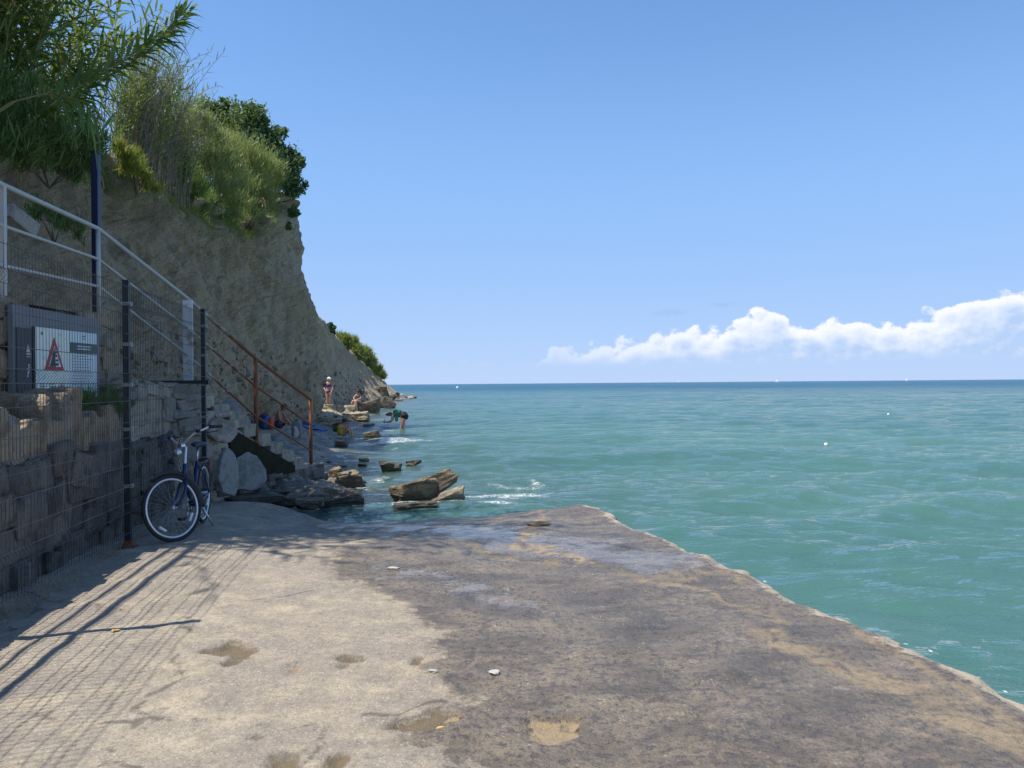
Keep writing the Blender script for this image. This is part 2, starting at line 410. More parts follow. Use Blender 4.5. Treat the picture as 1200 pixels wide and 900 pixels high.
def stonemat(name, cols, dark, sc=1.0, bump=.8):
    t = NT(name); v = t.pos(); tn = t.attr('tint')
    n1 = t.noise(3.5 * sc, 5, .6, v); n2 = t.noise(18 * sc, 6, .7, v)
    c = t.mix(t.ramp(tn, .0, .5), cols[0], cols[1]); c = t.mix(t.ramp(tn, .5, 1), c, cols[2])
    c = t.mix(t.ramp(n1, .36, .52, .65, 0), c, dark)
    c = t.mix(t.ramp(n2, .36, .47, .5, 0), c, dark)
    c = t.mix(t.ramp(n2, .57, .72, 0, .35), c, tuple(min(.7, x * 1.6) for x in cols[1]))
    if name == 'wall_dark':      # lime and damp streaks that have run down the face
        vz = t.pos((7, 7, .55)); ns = t.noise(1.0, 5, .65, vz)
        c = t.mix(t.ramp(ns, .56, .68, 0, .5), c, (.27, .26, .24)); c = t.mix(t.ramp(ns, .32, .44, .6, 0), c, (.03, .028, .026))
    M[name] = t.done(t.bsdf(c, .92, 0, t.bump(t.math('ADD', n1, t.math('MULTIPLY', n2, .5)), bump, .05)))
stonemat('wall_dark', [(.10, .094, .086), (.15, .136, .118), (.195, .17, .138)], (.032, .028, .024), 1.2)
stonemat('wall_warm', [(.26, .19, .12), (.36, .27, .17), (.30, .26, .20)], (.10, .075, .05))
stonemat('wall_pale', [(.36, .31, .235), (.43, .385, .30), (.33, .31, .28)], (.15, .12, .085))
stonemat('mortar', [(.07, .06, .05), (.09, .078, .063), (.10, .085, .07)], (.03, .026, .02))
stonemat('slab_pale', [(.29, .285, .255), (.33, .32, .28), (.27, .265, .24)], (.15, .14, .115), 1.6, .6)
stonemat('stair_concrete', [(.27, .245, .20), (.32, .29, .235), (.24, .225, .19)], (.12, .105, .085), 1.5, .7)
stonemat('pebble', [(.14, .12, .09), (.34, .29, .21), (.50, .46, .38)], (.08, .07, .05), 2.0, .4)

def leafmat(name, dark, light, dry=None, trans=.35, rough=.55):
    t = NT(name); tn = t.attr('tint'); c = t.mix(tn, dark, light)
    if dry: c = t.mix(t.ramp(tn, .93, .95), c, dry)
    b = t.bsdf(c, rough, 0, None, .35); tl = t.n('BsdfTranslucent', {'Color': t.mix(.5, c, (.30, .36, .04))})
    mx = t.n('MixShader', {0: trans}); t.put(mx.inputs[1], b); t.put(mx.inputs[2], tl.outputs[0])
    M[name] = t.done(mx.outputs[0])
leafmat('reed_leaf', (.050, .110, .030), (.165, .270, .085), (.36, .30, .17))
leafmat('reed_fresh', (.08, .16, .035), (.22, .33, .095), (.36, .30, .15))
leafmat('tamarisk_leaf', (.13, .185, .055), (.31, .36, .145), (.36, .30, .17), .4)
leafmat('dry_twig', (.13, .11, .095), (.28, .25, .20), (.36, .30, .20), .2)
leafmat('yellow_leaf', (.14, .18, .025), (.32, .33, .055), None, .35)
leafmat('tree_leaf', (.048, .105, .045), (.14, .23, .095), None, .3)
leafmat('bush_leaf', (.15, .20, .045), (.33, .36, .12), None, .35)
leafmat('grass_leaf', (.04, .12, .02), (.09, .20, .045), None, .3)
leafmat('dry_grass', (.20, .15, .08), (.38, .31, .19), None, .15)
plain('bark', (.12, .09, .06), .9, sc=12, bump=.5)
plain('cane', (.26, .23, .10), .6, sc=5)
plain('paint_white', (.68, .67, .63), .45, .0, .08, 3, dirt=(.33, .27, .20))
t = NT('railing_paint'); v = t.pos(); z = t.n('SeparateXYZ'); t.put(z.inputs[0], v)   # white paint that has rusted through towards the beach
nz = t.noise(7, 5, .65, v)
ru = t.ramp(t.math('ADD', z.outputs[1], t.math('MULTIPLY', t.math('SUBTRACT', nz, .5), 3.5)), 10.7, 11.9)
ru = t.math('MAXIMUM', ru, t.ramp(nz, .66, .70))
cc = t.mix(ru, t.mix(nz, (.38, .37, .34), (.50, .49, .46)), t.mix(t.noise(20, 4, .6, v), (.12, .042, .018), (.27, .10, .042)))
M['railing'] = t.done(t.bsdf(cc, t.ramp(ru, 0, 1, .42, .85), 0, t.bump(nz, .3, .01)))
plain('fence_dark', (.018, .024, .026), .5, .3, .2, 20)
plain('wire', (.075, .085, .09), .5, .5, .2, 10)
plain('clamp_grey', (.30, .30, .29), .5, .4, .2, 20)
plain('rust', (.17, .065, .03), .9, .1, .3, 20, .4)
plain('post_navy', (.012, .016, .055), .35, .1, .15, 4)
plain('sign_grey', (.185, .195, .205), .7, 0, .2, 5, .2)
plain('sign_white', (.76, .80, .71), .5, 0, .05, 3, dirt=(.55, .59, .51))
plain('sign_pale', (.64, .72, .75), .5, 0, .05, 3)
plain('sign_red', (.42, .028, .035), .5, 0, .08, 5)
plain('sign_black', (.018, .02, .028), .5, 0, .1, 5)
plain('sign_green', (.05, .095, .085), .5, 0, .1, 5)
plain('sign_line', (.16, .20, .19), .6, 0, .2, 9)
plain('bike_blue', (.012, .030, .115), .28, .35, .1, 5)
plain('rubber', (.016, .016, .017), .75, 0, .2, 20)
plain('chrome', (.62, .63, .65), .28, .9, .1, 9)
plain('alloy', (.70, .71, .72), .38, .6, .06, 9)
plain('black_plastic', (.014, .014, .016), .5, 0, .2, 12)
plain('reflector_white', (.75, .75, .72), .3, 0, .05, 9)
plain('saddle_blue', (.03, .04, .06), .55, 0, .1, 9)
plain('skin', (.52, .30, .20), .55, 0, .08, 9)
plain('skin_tan', (.40, .205, .125), .55, 0, .08, 9)
plain('skin_red', (.56, .29, .20), .55, 0, .08, 9)
plain('hair_brown', (.06, .032, .018), .7, 0, .3, 30, .3)
plain('hair_dark', (.018, .013, .010), .7, 0, .3, 30, .3)
plain('hair_red', (.12, .045, .022), .7, 0, .3, 30, .3)
plain('cap_white', (.75, .72, .66), .8, 0, .05, 9)
plain('bikini_purple', (.085, .025, .17), .7, 0, .1, 30)
plain('bikini_dark', (.05, .035, .05), .7, 0, .1, 30)
plain('cloth_green', (.010, .12, .075), .8, 0, .15, 20)
plain('cloth_black', (.016, .015, .017), .8, 0, .15, 20)
plain('cloth_yellow', (.68, .43, .025), .8, 0, .12, 20)
plain('cloth_blue', (.03, .13, .40), .85, 0, .25, 14)
plain('cloth_pink', (.60, .10, .32), .85, 0, .2, 14)
plain('cloth_purple', (.22, .12, .48), .85, 0, .2, 14)
plain('cloth_red', (.50, .075, .035), .8, 0, .15, 14)
plain('cloth_navy', (.025, .035, .085), .8, 0, .2, 14)
plain('cloth_grey', (.20, .205, .20), .85, 0, .2, 14)
plain('cloth_white', (.62, .60, .56), .85, 0, .1, 14)
plain('buoy_white', (.72, .74, .70), .4, 0, .05, 9)
plain('sail_white', (.80, .80, .78), .7, 0, .04, 1)
plain('hull_white', (.70, .71, .72), .4, 0, .05, 1)
plain('leaf_yellow', (.52, .33, .07), .8, 0, .1, 40)
plain('white_stone', (.40, .38, .34), .8, 0, .1, 40, .3)
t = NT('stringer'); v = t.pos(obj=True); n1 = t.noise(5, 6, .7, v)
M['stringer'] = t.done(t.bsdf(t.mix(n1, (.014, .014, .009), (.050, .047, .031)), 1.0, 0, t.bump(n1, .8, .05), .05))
plain('sign_dark', (.045, .05, .06), .6, 0, .1, 5)
# ------------------------------------------------------------------ camera, sun, sky
cd = bpy.data.cameras.new('camera'); cam = bpy.data.objects.new('camera', cd); COL.objects.link(cam)
cd.sensor_width = 36; cd.lens = 36 * FOC / 1200; cd.clip_start = .05; cd.clip_end = 60000
rx = Vector((1, 0, -ROLL)).normalized(); uy = Vector((ROLL, .00056, 1)).normalized(); bz = rx.cross(uy).normalized(); uy = bz.cross(rx)
Mx = Matrix((rx, uy, bz)).transposed().to_4x4(); Mx.translation = (0, 0, CAM_Z); cam.matrix_world = Mx
SC.camera = cam
SC.view_settings.view_transform = 'Standard'; SC.view_settings.look = 'None'
SC.view_settings.exposure = .74; SC.view_settings.gamma = 1
SC.cycles.max_bounces = 6; SC.cycles.transparent_max_bounces = 12
SUN = Vector((-.48, -.15, 1.0)).normalized()
ld = bpy.data.lights.new('sun', 'SUN'); ld.energy = 4.1; ld.angle = math.radians(.5); ld.color = (1, .94, .85)
lo = bpy.data.objects.new('sun', ld); COL.objects.link(lo); lo.rotation_euler = (-SUN).to_track_quat('-Z', 'Y').to_euler(); lo.location = (-10, -5, 30)
W = bpy.data.worlds.new('World'); SC.world = W; W.use_nodes = True
wt = NT.__new__(NT); wt.t = W.node_tree; wt.t.nodes.clear(); wt.out = wt.t.nodes.new('ShaderNodeOutputWorld'); t = wt
sky = t.n('TexSky', sky_type='NISHITA', sun_disc=False, sun_elevation=math.asin(SUN.z), sun_rotation=math.atan2(SUN.x, SUN.y),
          altitude=0, air_density=1.0, dust_density=.1, ozone_density=2.0)
skc = t.mix(1.0, sky.outputs[0], (.73, .90, 1.04), 'MULTIPLY')
bga = t.n('Background', {'Color': skc, 'Strength': .116}); bgh = t.n('Background', {'Strength': 1.0}); rmp = t.n('ValToRGB'); t.put(bgh.inputs['Color'], rmp.outputs[0])
dv0 = t.n('SeparateXYZ'); t.put(dv0.inputs[0], t.n('TexCoord').outputs['Generated'])
bg = t.n('MixShader'); hz_ = t.n('MapRange', {1: .10, 2: .52, 3: 1.0, 4: 0.0}, interpolation_type='SMOOTHSTEP'); t.put(hz_.inputs[0], dv0.outputs[2])
t.put(rmp.inputs[0], dv0.outputs[2]); rmp.color_ramp.elements[0].position = 0; rmp.color_ramp.elements[0].color = (.315, .405, .575, 1); rmp.color_ramp.elements[1].position = .45; rmp.color_ramp.elements[1].color = (.115, .235, .48, 1)
for p_, c_ in ((.06, (.265, .385, .59)), (.17, (.195, .33, .575))): rmp.color_ramp.elements.new(p_).color = (*c_, 1)
t.put(bg.inputs[0], hz_.outputs[0]); t.put(bg.inputs[1], bga.outputs[0]); t.put(bg.inputs[2], bgh.outputs[0])
# a bank of fair-weather cumulus low over the sea, by compass bearing and elevation
dirv = t.n('TexCoord').outputs['Generated']; sp = t.n('SeparateXYZ'); t.put(sp.inputs[0], dirv)
az = t.math('ARCTAN2', sp.outputs[0], sp.outputs[1]); el = t.math('ARCSINE', sp.outputs[2])
cv = t.n('CombineXYZ'); t.put(cv.inputs[0], az); t.put(cv.inputs[1], t.math('MULTIPLY', el, 1.25)); cvo = cv.outputs[0]
fc = t.n('FloatCurve'); cu = fc.mapping.curves[0]
# x: bearing 0..0.7 rad, y: cloud-top elevation / 0.15
pts = [(0, .17), (.03, .19), (.06, .26), (.10, .32), (.17, .34), (.24, .40), (.31, .455), (.37, .46), (.40, .56), (.455, .60), (.49, .52), (.55, .50), (.60, .48), (.66, .49), (.71, .53), (.76, .60), (.82, .66), (.90, .62), (1, .5)]
while len(cu.points) < len(pts): cu.points.new(.5, .5)
for p_, (a, b) in zip(cu.points, pts): p_.location = (a, b); p_.handle_type = 'AUTO'
fc.mapping.update()
t.put(fc.inputs['Value'], t.math('DIVIDE', az, .72, clamp=True))
top = t.math('MULTIPLY', fc.outputs[0], .15)
def puff(vec):
    a = t.n('TexVoronoi', {'Scale': 42, 'Smoothness': .35}, feature='SMOOTH_F1'); t.put(a.inputs['Vector'], vec)
    b = t.noise(70, 7, .62, vec); c_ = t.noise(16, 3, .5, vec)
    return t.math('ADD', t.math('MULTIPLY', t.math('SUBTRACT', .42, a.outputs['Distance']), .026), t.math('ADD', t.math('MULTIPLY', t.math('SUBTRACT', b, .5), .030), t.math('MULTIPLY', t.math('SUBTRACT', c_, .5), .030)))
pf = puff(cvo)
off = t.n('VectorMath', operation='ADD'); t.put(off.inputs[0], cvo); off.inputs[1].default_value = (-.0035, .006, 0)
pf2 = puff(off.outputs[0])
edge = t.math('SUBTRACT', t.math('ADD', top, pf), el)
bot = t.ramp(t.math('ADD', el, t.math('MULTIPLY', t.math('SUBTRACT', t.noise(9, 3, .5, cvo), .5), .008)), .018, .036)
dens = t.math('MULTIPLY', t.ramp(edge, -.001, .006), bot)
dens = t.math('MULTIPLY', dens, t.ramp(az, -.12, .30, .0, 1.0))
dens = t.math('MULTIPLY', dens, t.ramp(edge, .0, .060, .95, .55))
lit = t.math('ADD', t.ramp(edge, .003, .045, 1, .12), t.math('MULTIPLY', t.math('SUBTRACT', pf, pf2), 42))
ccol = t.mix(t.n('Clamp', {'Value': lit}).outputs[0], (.30, .395, .565), (.60, .61, .635))  # sunlit tops and shaded undersides are put into the cloud colour
bg2 = t.n('Background', {'Color': ccol, 'Strength': 1.0})
wm = t.n('MixShader'); t.put(wm.inputs[0], dens); t.put(wm.inputs[1], bg.outputs[0]); t.put(wm.inputs[2], bg2.outputs[0])
# two small grey wisps higher up
def wisp(a0, e0, sa, se):
    x = t.math('DIVIDE', t.math('SUBTRACT', az, a0), sa); y = t.math('DIVIDE', t.math('SUBTRACT', el, e0), se)
    r2 = t.math('ADD', t.math('MULTIPLY', x, x), t.math('MULTIPLY', y, y))
    return t.ramp(t.math('ADD', r2, t.math('MULTIPLY', t.math('SUBTRACT', t.noise(90, 6, .65, cvo), .5), 3.6)), -.5, 1.7, .42, 0)
wsp = t.math('MAXIMUM', wisp(.203, .0885, .024, .0045), wisp(.268, .0965, .018, .003))
bg3 = t.n('Background', {'Color': (.20, .31, .50), 'Strength': 1.0})
wm2 = t.n('MixShader'); t.put(wm2.inputs[0], wsp); t.put(wm2.inputs[1], wm.outputs[0]); t.put(wm2.inputs[2], bg3.outputs[0])
t.t.links.new(wm2.outputs[0], t.out.inputs['Surface'])

# ------------------------------------------------------------------ jetty
EDGE = np.array([G(690,588)[:2] + [0, .25], G(712,598)[:2], G(740,612)[:2], G(775,628)[:2], G(805,642)[:2], G(850,660)[:2], G(905,683)[:2], G(960,705)[:2], G(1040,742)[:2], G(1110,770)[:2], G(1200,812)[:2], [3.05, 2.0], [3.6, -4.0]])
FAR = [(-4.9, 10.9), (-3.6, 11.0), (-2.8, 10.95), (-2.2, 10.7), (-1.5, 10.35), (-.9, 10.05), (-.2, 10.1), (.3, 10.35), (1.02, 10.35), (4, 10.3)]
NR, NC = 520, 250
tt = np.linspace(0, 1, NR); ss = np.linspace(0, 1, NC)
yrow = -3.5 + (10.4 + 3.5) * tt ** .9
Yn = np.repeat(yrow[:, None], NC, 1)
xr = np.interp(-yrow, -EDGE[:, 1], EDGE[:, 0])
xr = xr + .065 * fbm(yrow * 2.1, 0, 3, 5, .6) - .05 * np.abs(fbm(yrow * 5.5, 1, 2, 3)) - .04 * np.maximum(0, vnoise(yrow * 1.4, 8, 2))
X = -5.2 + (xr[:, None] + 5.2) * (1 - (1 - ss[None, :]) ** 1.15)
fy = np.interp(X, [a for a, b in FAR], [b for a, b in FAR]) + .09 * fbm(X * 1.7, 7, 0, 4)
Y_ = np.minimum(Yn, 1e9); k = sstep(6.5, 10.4, Yn); Y_ = Yn + (fy - 10.4) * k
Zs = .016 * fbm(X * .8, Y_ * .8, 0, 4) + .006 * fbm(X * 5, Y_ * 5, 3, 3)
Zs -= .10 * sstep(7.8, 10.2, Y_) * sstep(1.2, -.5, X) * sstep(-4.2, -2.6, X)
Zs -= .17 * sstep(9.1, 10.6, Y_ + .25 * fbm(X * 1.3, Y_, 2, 3)) * sstep(.5, -1.6, X) * sstep(-3.6, -2.4, X)
Zs -= .05 * sstep(9.9, 10.3, Y_ + .1 * fbm(X * 3, Y_ * 3, 5, 3))
dedge = xr[:, None] - X
Zs += -.06 * sstep(.14, 0, dedge + .05 * fbm(X * 4, Y_ * 4, 9, 3)) + .012 * sstep(.5, .15, dedge)
Zs -= .035 * sstep(.75, .3, dedge + .25 * fbm(X * 1.2, Y_ * 1.2, 4, 3)) * sstep(8, 4, Y_)
Vg = np.stack([X, Y_, Zs], -1)
WX = .16 * fbm(X * 1.9, Y_ * 1.5, 31, 5, .6); WY = .20 * fbm(X * 1.7, Y_ * 1.9, 47, 5, .6)
def polyd(pts, z=0.0):
    g = np.array([G(a, b, z)[:2] for a, b in pts]); d = np.full(X.shape, 1e9)
    for a, b in zip(g[:-1], g[1:]):
        ab = b - a; q = np.stack([X + WX, Y_ + WY], -1) - a
        s_ = np.clip((q @ ab) / (ab @ ab), 0, 1)
        d = np.minimum(d, np.linalg.norm(q - s_[..., None] * ab, axis=-1))
    return d
wb = np.array([G(a, b)[:2] for a, b in [(300,598),(370,612),(425,626),(432,636),(392,648),(388,664),(430,685),(470,705),(478,718),(508,730),(522,746),(506,768),(512,795),(541,828),(502,842),(474,852),(486,868),(520,882),(560,905),(610,960),(640,1200)]])
o = np.argsort(wb[:, 1]); wetd = X - np.interp(Y_, wb[o, 1], wb[o, 0])
sand = np.zeros(X.shape)
for pts, w in [([(655,590),(628,612),(622,640),(660,655)], .09), ([(660,655),(720,668),(760,682),(830,692),(872,712),(905,730),(920,752)], .10), ([(920,752),(985,792),(1090,818),(1200,850)], .10),
               ([(760,682),(850,668),(930,690),(1040,750),(1110,778),(1180,825)], .11), ([(1098,842),(1106,870),(1132,905)], .035), ([(900,745),(960,760),(1060,800)], .14), ([(1060,790),(1130,830),(1200,860)], .2), ([(460,640),(560,640),(640,660)], .09),
               ([(560,603),(640,592),(690,592)], .14), ([(470,625),(520,612),(600,606)], .10)]:
    sand = np.maximum(sand, np.exp(-(polyd(pts) / w) ** 2))
mud = np.zeros(X.shape); sandh = np.zeros(X.shape); hole = np.zeros(X.shape)
for px, py, wx, wy, kind in [(272,762,20,9,0), (288,768,16,10,0), (276,777,14,6,0), (415,774,17,8,0), (405,782,8,5,0), (505,848,36,11,0), (340,893,34,13,0), (403,888,17,8,0), (312,862,10,5,0), (650,861,26,11,1), (640,848,16,4,1), (675,845,12,3,1), (540,846,14,7,1), (352,783,14,8,1), (495,775,10,5,0)]:
    c0 = G(px, py); a = abs(G(px + wx, py)[0] - c0[0]); b = abs(G(px, py - wy)[1] - G(px, py + wy)[1]) / 2
    rr = np.sqrt(((X + WX * .25 - c0[0]) / a) ** 2 + ((Y_ + WY * .25 - c0[1]) / b) ** 2) + .6 * fbm(X * 8, Y_ * 8, 1, 4, .6)
    f = sstep(1.5, .45, rr); hole = np.maximum(hole, sstep(1.25, .75, rr))
    if kind == 0: mud = np.maximum(mud, f)
    else: sandh = np.maximum(sandh, f)
Vg[..., 2] -= .032 * hole
film = 1.05 * np.exp(-(polyd([(400,608),(520,612),(640,640),(760,655)]) / .75) ** 2)
film = np.maximum(film, .85 * np.exp(-(polyd([(470,665),(560,690),(640,715)]) / .35) ** 2))
film = np.maximum(film, .62 * np.exp(-(polyd([(700,700),(850,760),(960,830)]) / .5) ** 2))
crust = np.clip(1.2 * np.exp(-(dedge / .15) ** 2) + .35 * np.exp(-(polyd([(690,592),(640,594),(560,604)]) / .12) ** 2), 0, 1)
idx = np.arange(NR * NC).reshape(NR, NC)
Q = np.stack([idx[:-1, :-1], idx[:-1, 1:], idx[1:, 1:], idx[1:, :-1]], -1).reshape(-1, 4)
V = Vg.reshape(-1, 3)
# rough side faces down into the water
rim = np.concatenate([idx[:, -1], idx[-1, ::-1]])
Vs, Qs, prev = [], [], rim
for lv, (dz, ox) in enumerate([(-.05, .02), (-.14, .05), (-.26, .03), (-.42, .06), (-1.3, .1)]):
    R_ = V[rim].copy(); nn = fbm(R_[:, 0] * 3, R_[:, 1] * 3, lv, 3)
    R_[:NR, 0] += ox + .04 * nn[:NR]; R_[NR:, 1] += ox + .04 * nn[NR:]; R_[:, 2] += dz
    cur = len(V) + sum(map(len, Vs)) + np.arange(len(rim)); Vs.append(R_)
    Qs.append(np.stack([prev[:-1], cur[:-1], cur[1:], prev[1:]], -1)); prev = cur
ext = len(rim) * 5
A = lambda a, v=0.0: np.concatenate([a.ravel(), np.full(ext, v)])
me = mesh_data('pavement', np.concatenate([V] + Vs), [np.concatenate([Q] + Qs)], True,
               dict(wet=A(wetd, 1), sand=A(sand), mud=A(mud), sandhole=A(sandh), film=A(film), crust=A(crust, .45)))
bm = bmesh.new(); bm.from_mesh(me); bmesh.ops.recalc_face_normals(bm, faces=bm.faces[:]); bm.to_mesh(me); bm.free()
tag(link('pavement', me, M['jetty']), kind='structure')
def jetty_z(x, y):
    k = np.argmin((X - x) ** 2 + (Y_ - y) ** 2); return Vg.reshape(-1, 3)[k, 2]

# ------------------------------------------------------------------ beach and sea bed
ys = [9.6]
while ys[-1] < 190: ys.append(ys[-1] + max(.07, ys[-1] * .0042))
ys = np.array(ys); u = np.linspace(-1, 1, 260); u = np.sign(u) * np.abs(u) ** 1.6
Xb = np.interp(ys, XSY, XSX)[:, None] + u[None, :] * (5.0 + .10 * ys[:, None]); Yb = np.repeat(ys[:, None], len(u), 1)
Zb = H(Xb, Yb)
idx = np.arange(Xb.size).reshape(Xb.shape)
Q = np.stack([idx[:-1, :-1], idx[:-1, 1:], idx[1:, 1:], idx[1:, :-1]], -1).reshape(-1, 4)
dryv = np.clip((Zb - SEA - .12) / .5, 0, 1) * sstep(16, 30, Yb) + .55 * np.exp(-(((Xb + 8.6) / .9) ** 2 + ((Yb - 25) / 2.2) ** 2))
tag(link('beach', mesh_data('beach', np.stack([Xb, Yb, Zb], -1).reshape(-1, 3), [Q], True, dict(dry=dryv.ravel())), M['beach']), kind='structure')
# deep sea bed, one sheet out to the horizon
e = 42000
tag(link('ground', mesh_data('ground', [[-e, -3000, -5], [e, -3000, -5], [e, e, -5], [-e, e, -5]], [[[0, 1, 2, 3]]]), M['beach']), kind='structure')

# ------------------------------------------------------------------ sea
ys = [-9.0]
while ys[-1] < 32000:
    y = ys[-1]; ys.append(y + (.085 if y < 10.5 else y * .0082 if y < 320 else y * .05))
ys = np.array(ys); u = np.linspace(-1, 1, 720)
u = np.sign(u) * (.55 * np.abs(u) + .45 * np.abs(u) ** 3)
Xs = u[None, :] * (34 + 1.35 * np.maximum(ys, 0))[:, None]; Ys = np.repeat(ys[:, None], len(u), 1)
bed = H(Xs, Ys); dep = SEA - bed
dep = np.where((Ys < 10) & (Xs > -2.5), 1.5, dep)
g = np.random.default_rng(21); Z = np.zeros(Xs.shape); DX = np.zeros(Xs.shape); DY = np.zeros(Xs.shape)
row = np.gradient(ys)[:, None]
for i in range(64):
    lam = .36 * (9.0 / .36) ** (i / 63) * g.uniform(.9, 1.1)
    th = math.radians(-100 + g.normal(0, 27)); kx, ky = math.cos(th), math.sin(th); kk = 2 * math.pi / lam
    amp = .0076 * lam ** .72 * (1 if lam < 5 else .55)
    grp = .55 + .75 * vnoise(Xs / (lam * 3.5) + i, Ys / (lam * 3.0), i * 1.7)
    ph = kk * (kx * Xs + ky * Ys) + g.uniform(0, 6.28)
    f = amp * grp * sstep(lam / 2.2, lam / 4.5, row)
    Z += f * np.sin(ph); DX += f * kx * np.cos(ph) * .8; DY += f * ky * np.cos(ph) * .8
calm = sstep(.0, .4, dep) * .5 + .5
calm = np.where(dep < 0, .1, calm)
Zw = SEA + Z * calm
keep = np.where(dep < -.25)          # under the land: just flat
Xw = Xs + DX * calm; Yw = Ys + DY * calm
foam = np.exp(-(np.clip(dep, 0, 9) / .07) ** 2) * .50 * (dep > -.1)
for px, py, sx, sy, a in [(568,580,1.5,.8,.74), (520,594,1.6,.35,.66), (605,572,1.4,1.1,.48), (466,517,1.7,2.4,.80), (440,505,1.2,2.2,.66), (420,530,1.2,1.0,.55), (440,562,1.0,1.0,.5), (395,535,.9,1.2,.55), (478,466,3,9,.6), (430,540,1.3,1.2,.42), (425,575,1.0,.6,.45), (395,545,.6,1,.4), (470,500,1.5,1.5,.4), (590,560,1.5,1.2,.30), (410,590,.8,.3,.5), (452,520,.6,.8,.5)]:
    c0 = G(px, py, SEA); foam = np.maximum(foam, a * np.exp(-((Xs - c0[0]) / sx) ** 2 - ((Ys - c0[1]) / sy) ** 2))
ex = np.interp(-Ys, -EDGE[:, 1], EDGE[:, 0]); bub = .80 * np.exp(-((Xs - ex - .55) / .55) ** 2) * (Ys < 9)
opac = 1 - np.exp(-np.clip(dep, 0, 9) * 2.1 - .12)
opac = np.maximum(opac, sstep(150, 260, Ys))
shore = .75 * np.exp(-np.clip(dep, 0, 9) / .30)
shore = np.where(Ys > 170, 0, shore)
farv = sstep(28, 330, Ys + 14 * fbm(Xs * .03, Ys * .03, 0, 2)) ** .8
idx = np.arange(Xs.size).reshape(Xs.shape)
Q = np.stack([idx[:-1, :-1], idx[:-1, 1:], idx[1:, 1:], idx[1:, :-1]], -1).reshape(-1, 4)
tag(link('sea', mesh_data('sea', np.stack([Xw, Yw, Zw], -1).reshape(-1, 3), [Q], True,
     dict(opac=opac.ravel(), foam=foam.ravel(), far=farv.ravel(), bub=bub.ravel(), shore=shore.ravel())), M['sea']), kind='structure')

# ------------------------------------------------------------------ cliff
ST = {-8: [(-6.0,2.3),(-6.2,2.8),(-6.5,3.5),(-6.9,4.3),(-7.4,5.0),(-10,5.6),(-40,8)],
 8: [(-5.95,2.3),(-6.1,2.9),(-6.4,3.6),(-6.8,4.4),(-7.3,5.1),(-10,5.8),(-40,9)],
 11: [(-6.3,.8),(-6.5,2.6),(-6.8,3.6),(-7.1,4.5),(-7.5,5.2),(-11,6.2),(-40,9)],
 14: [(-6.4,.0),(-6.9,2.0),(-7.3,3.3),(-7.6,4.5),(-8.0,5.4),(-11,6.4),(-40,9)],
 18: [(-7.1,.0),(-7.7,2.2),(-8.05,3.8),(-8.3,5.2),(-8.6,6.1),(-12,7),(-40,10)],
 24: [(-8.7,.0),(-8.95,2.0),(-9.1,4),(-9.25,5.5),(-9.5,6.5),(-12.5,7.6),(-40,10)],
 28: [(-9.5,.05),(-9.6,2.2),(-9.65,4.3),(-9.7,5.9),(-9.8,7.0),(-13,8),(-42,10)],
 32: [(-9.9,.05),(-9.9,2.4),(-9.85,5.0),(-9.9,7.3),(-10.1,8.9),(-13,9.6),(-44,11)],
 35: [(-9.1,.05),(-9.1,2.4),(-9.25,5.0),(-9.85,7.4),(-10.4,9.8),(-13.5,10.6),(-46,12)],
 36: [(-8.95,.05),(-8.95,2.2),(-9.0,4.5),(-9.75,7.0),(-10.4,9.5),(-13.6,10.4),(-46,12)],
 37.5: [(-9.4,.05),(-9.55,2.2),(-9.65,4.3),(-10.3,6.8),(-11.3,9),(-14,10),(-46,12)],
 40: [(-10.6,.05),(-11.7,1.8),(-12.8,3.8),(-13.9,5.8),(-15.5,8.5),(-17.5,9.6),(-46,12)],
 43: [(-11.0,.05),(-12.2,1.8),(-13.5,3.8),(-14.8,5.9),(-17,8.5),(-19,9.6),(-48,12)],
 50: [(-11.5,.05),(-12.5,1.6),(-13.2,4),(-13.6,6.8),(-15.5,8.4),(-18,9.5),(-50,12)],
 60: [(-11.8,.05),(-13,1.8),(-13.9,4),(-14.7,6.3),(-17,8),(-21,9),(-55,11)],
 70: [(-12.4,.05),(-13.9,1.7),(-15,3.8),(-15.9,5.8),(-19,7.5),(-23,8.6),(-60,11)],
 95: [(-14.7,.05),(-16,1.2),(-17,2.4),(-17.9,3.6),(-23,6),(-30,8),(-75,10)],
 115: [(-16.8,.05),(-17.8,.8),(-18.6,1.4),(-19.4,2.1),(-25,4.5),(-34,6.5),(-85,9)],
 130: [(-19,-.1),(-20.5,.5),(-21.8,.9),(-23,1.4),(-29,3),(-41,5),(-92,8)],
 160: [(-32,-.4),(-34,.3),(-36,.8),(-38,1.2),(-44,2.4),(-60,4),(-110,7)]}
sk = np.array(sorted(ST)); SA = np.array([ST[k] for k in sk], float)
ys = [-8.0]
while ys[-1] < 160: y = ys[-1]; ys.append(y + (.25 if y < 7 else .10 if y < 20 else y * .0052))
ys = np.array(ys)
sfine = np.concatenate([np.linspace(0, 4, 150), np.linspace(4, 6, 30)[1:]])
def catm(a, s):
    i = np.clip(np.floor(s).astype(int), 0, len(a) - 2); f = s - i
    p0, p1, p2, p3 = a[np.maximum(i - 1, 0)], a[i], a[i + 1], a[np.minimum(i + 2, len(a) - 1)]
    return .5 * (2 * p1 + (p2 - p0) * f + (2 * p0 - 5 * p1 + 4 * p2 - p3) * f ** 2 + (3 * p1 - p0 - 3 * p2 + p3) * f ** 3)
CX = np.empty((len(ys), len(sfine))); CZ = CX.copy()
for r, y in enumerate(ys):
    a = np.array([[np.interp(y, sk, SA[:, k, d]) for d in (0, 1)] for k in range(7)])
    CX[r] = catm(a[:, 0], sfine); CZ[r] = catm(a[:, 1], sfine)
CY = np.repeat(ys[:, None], len(sfine), 1)
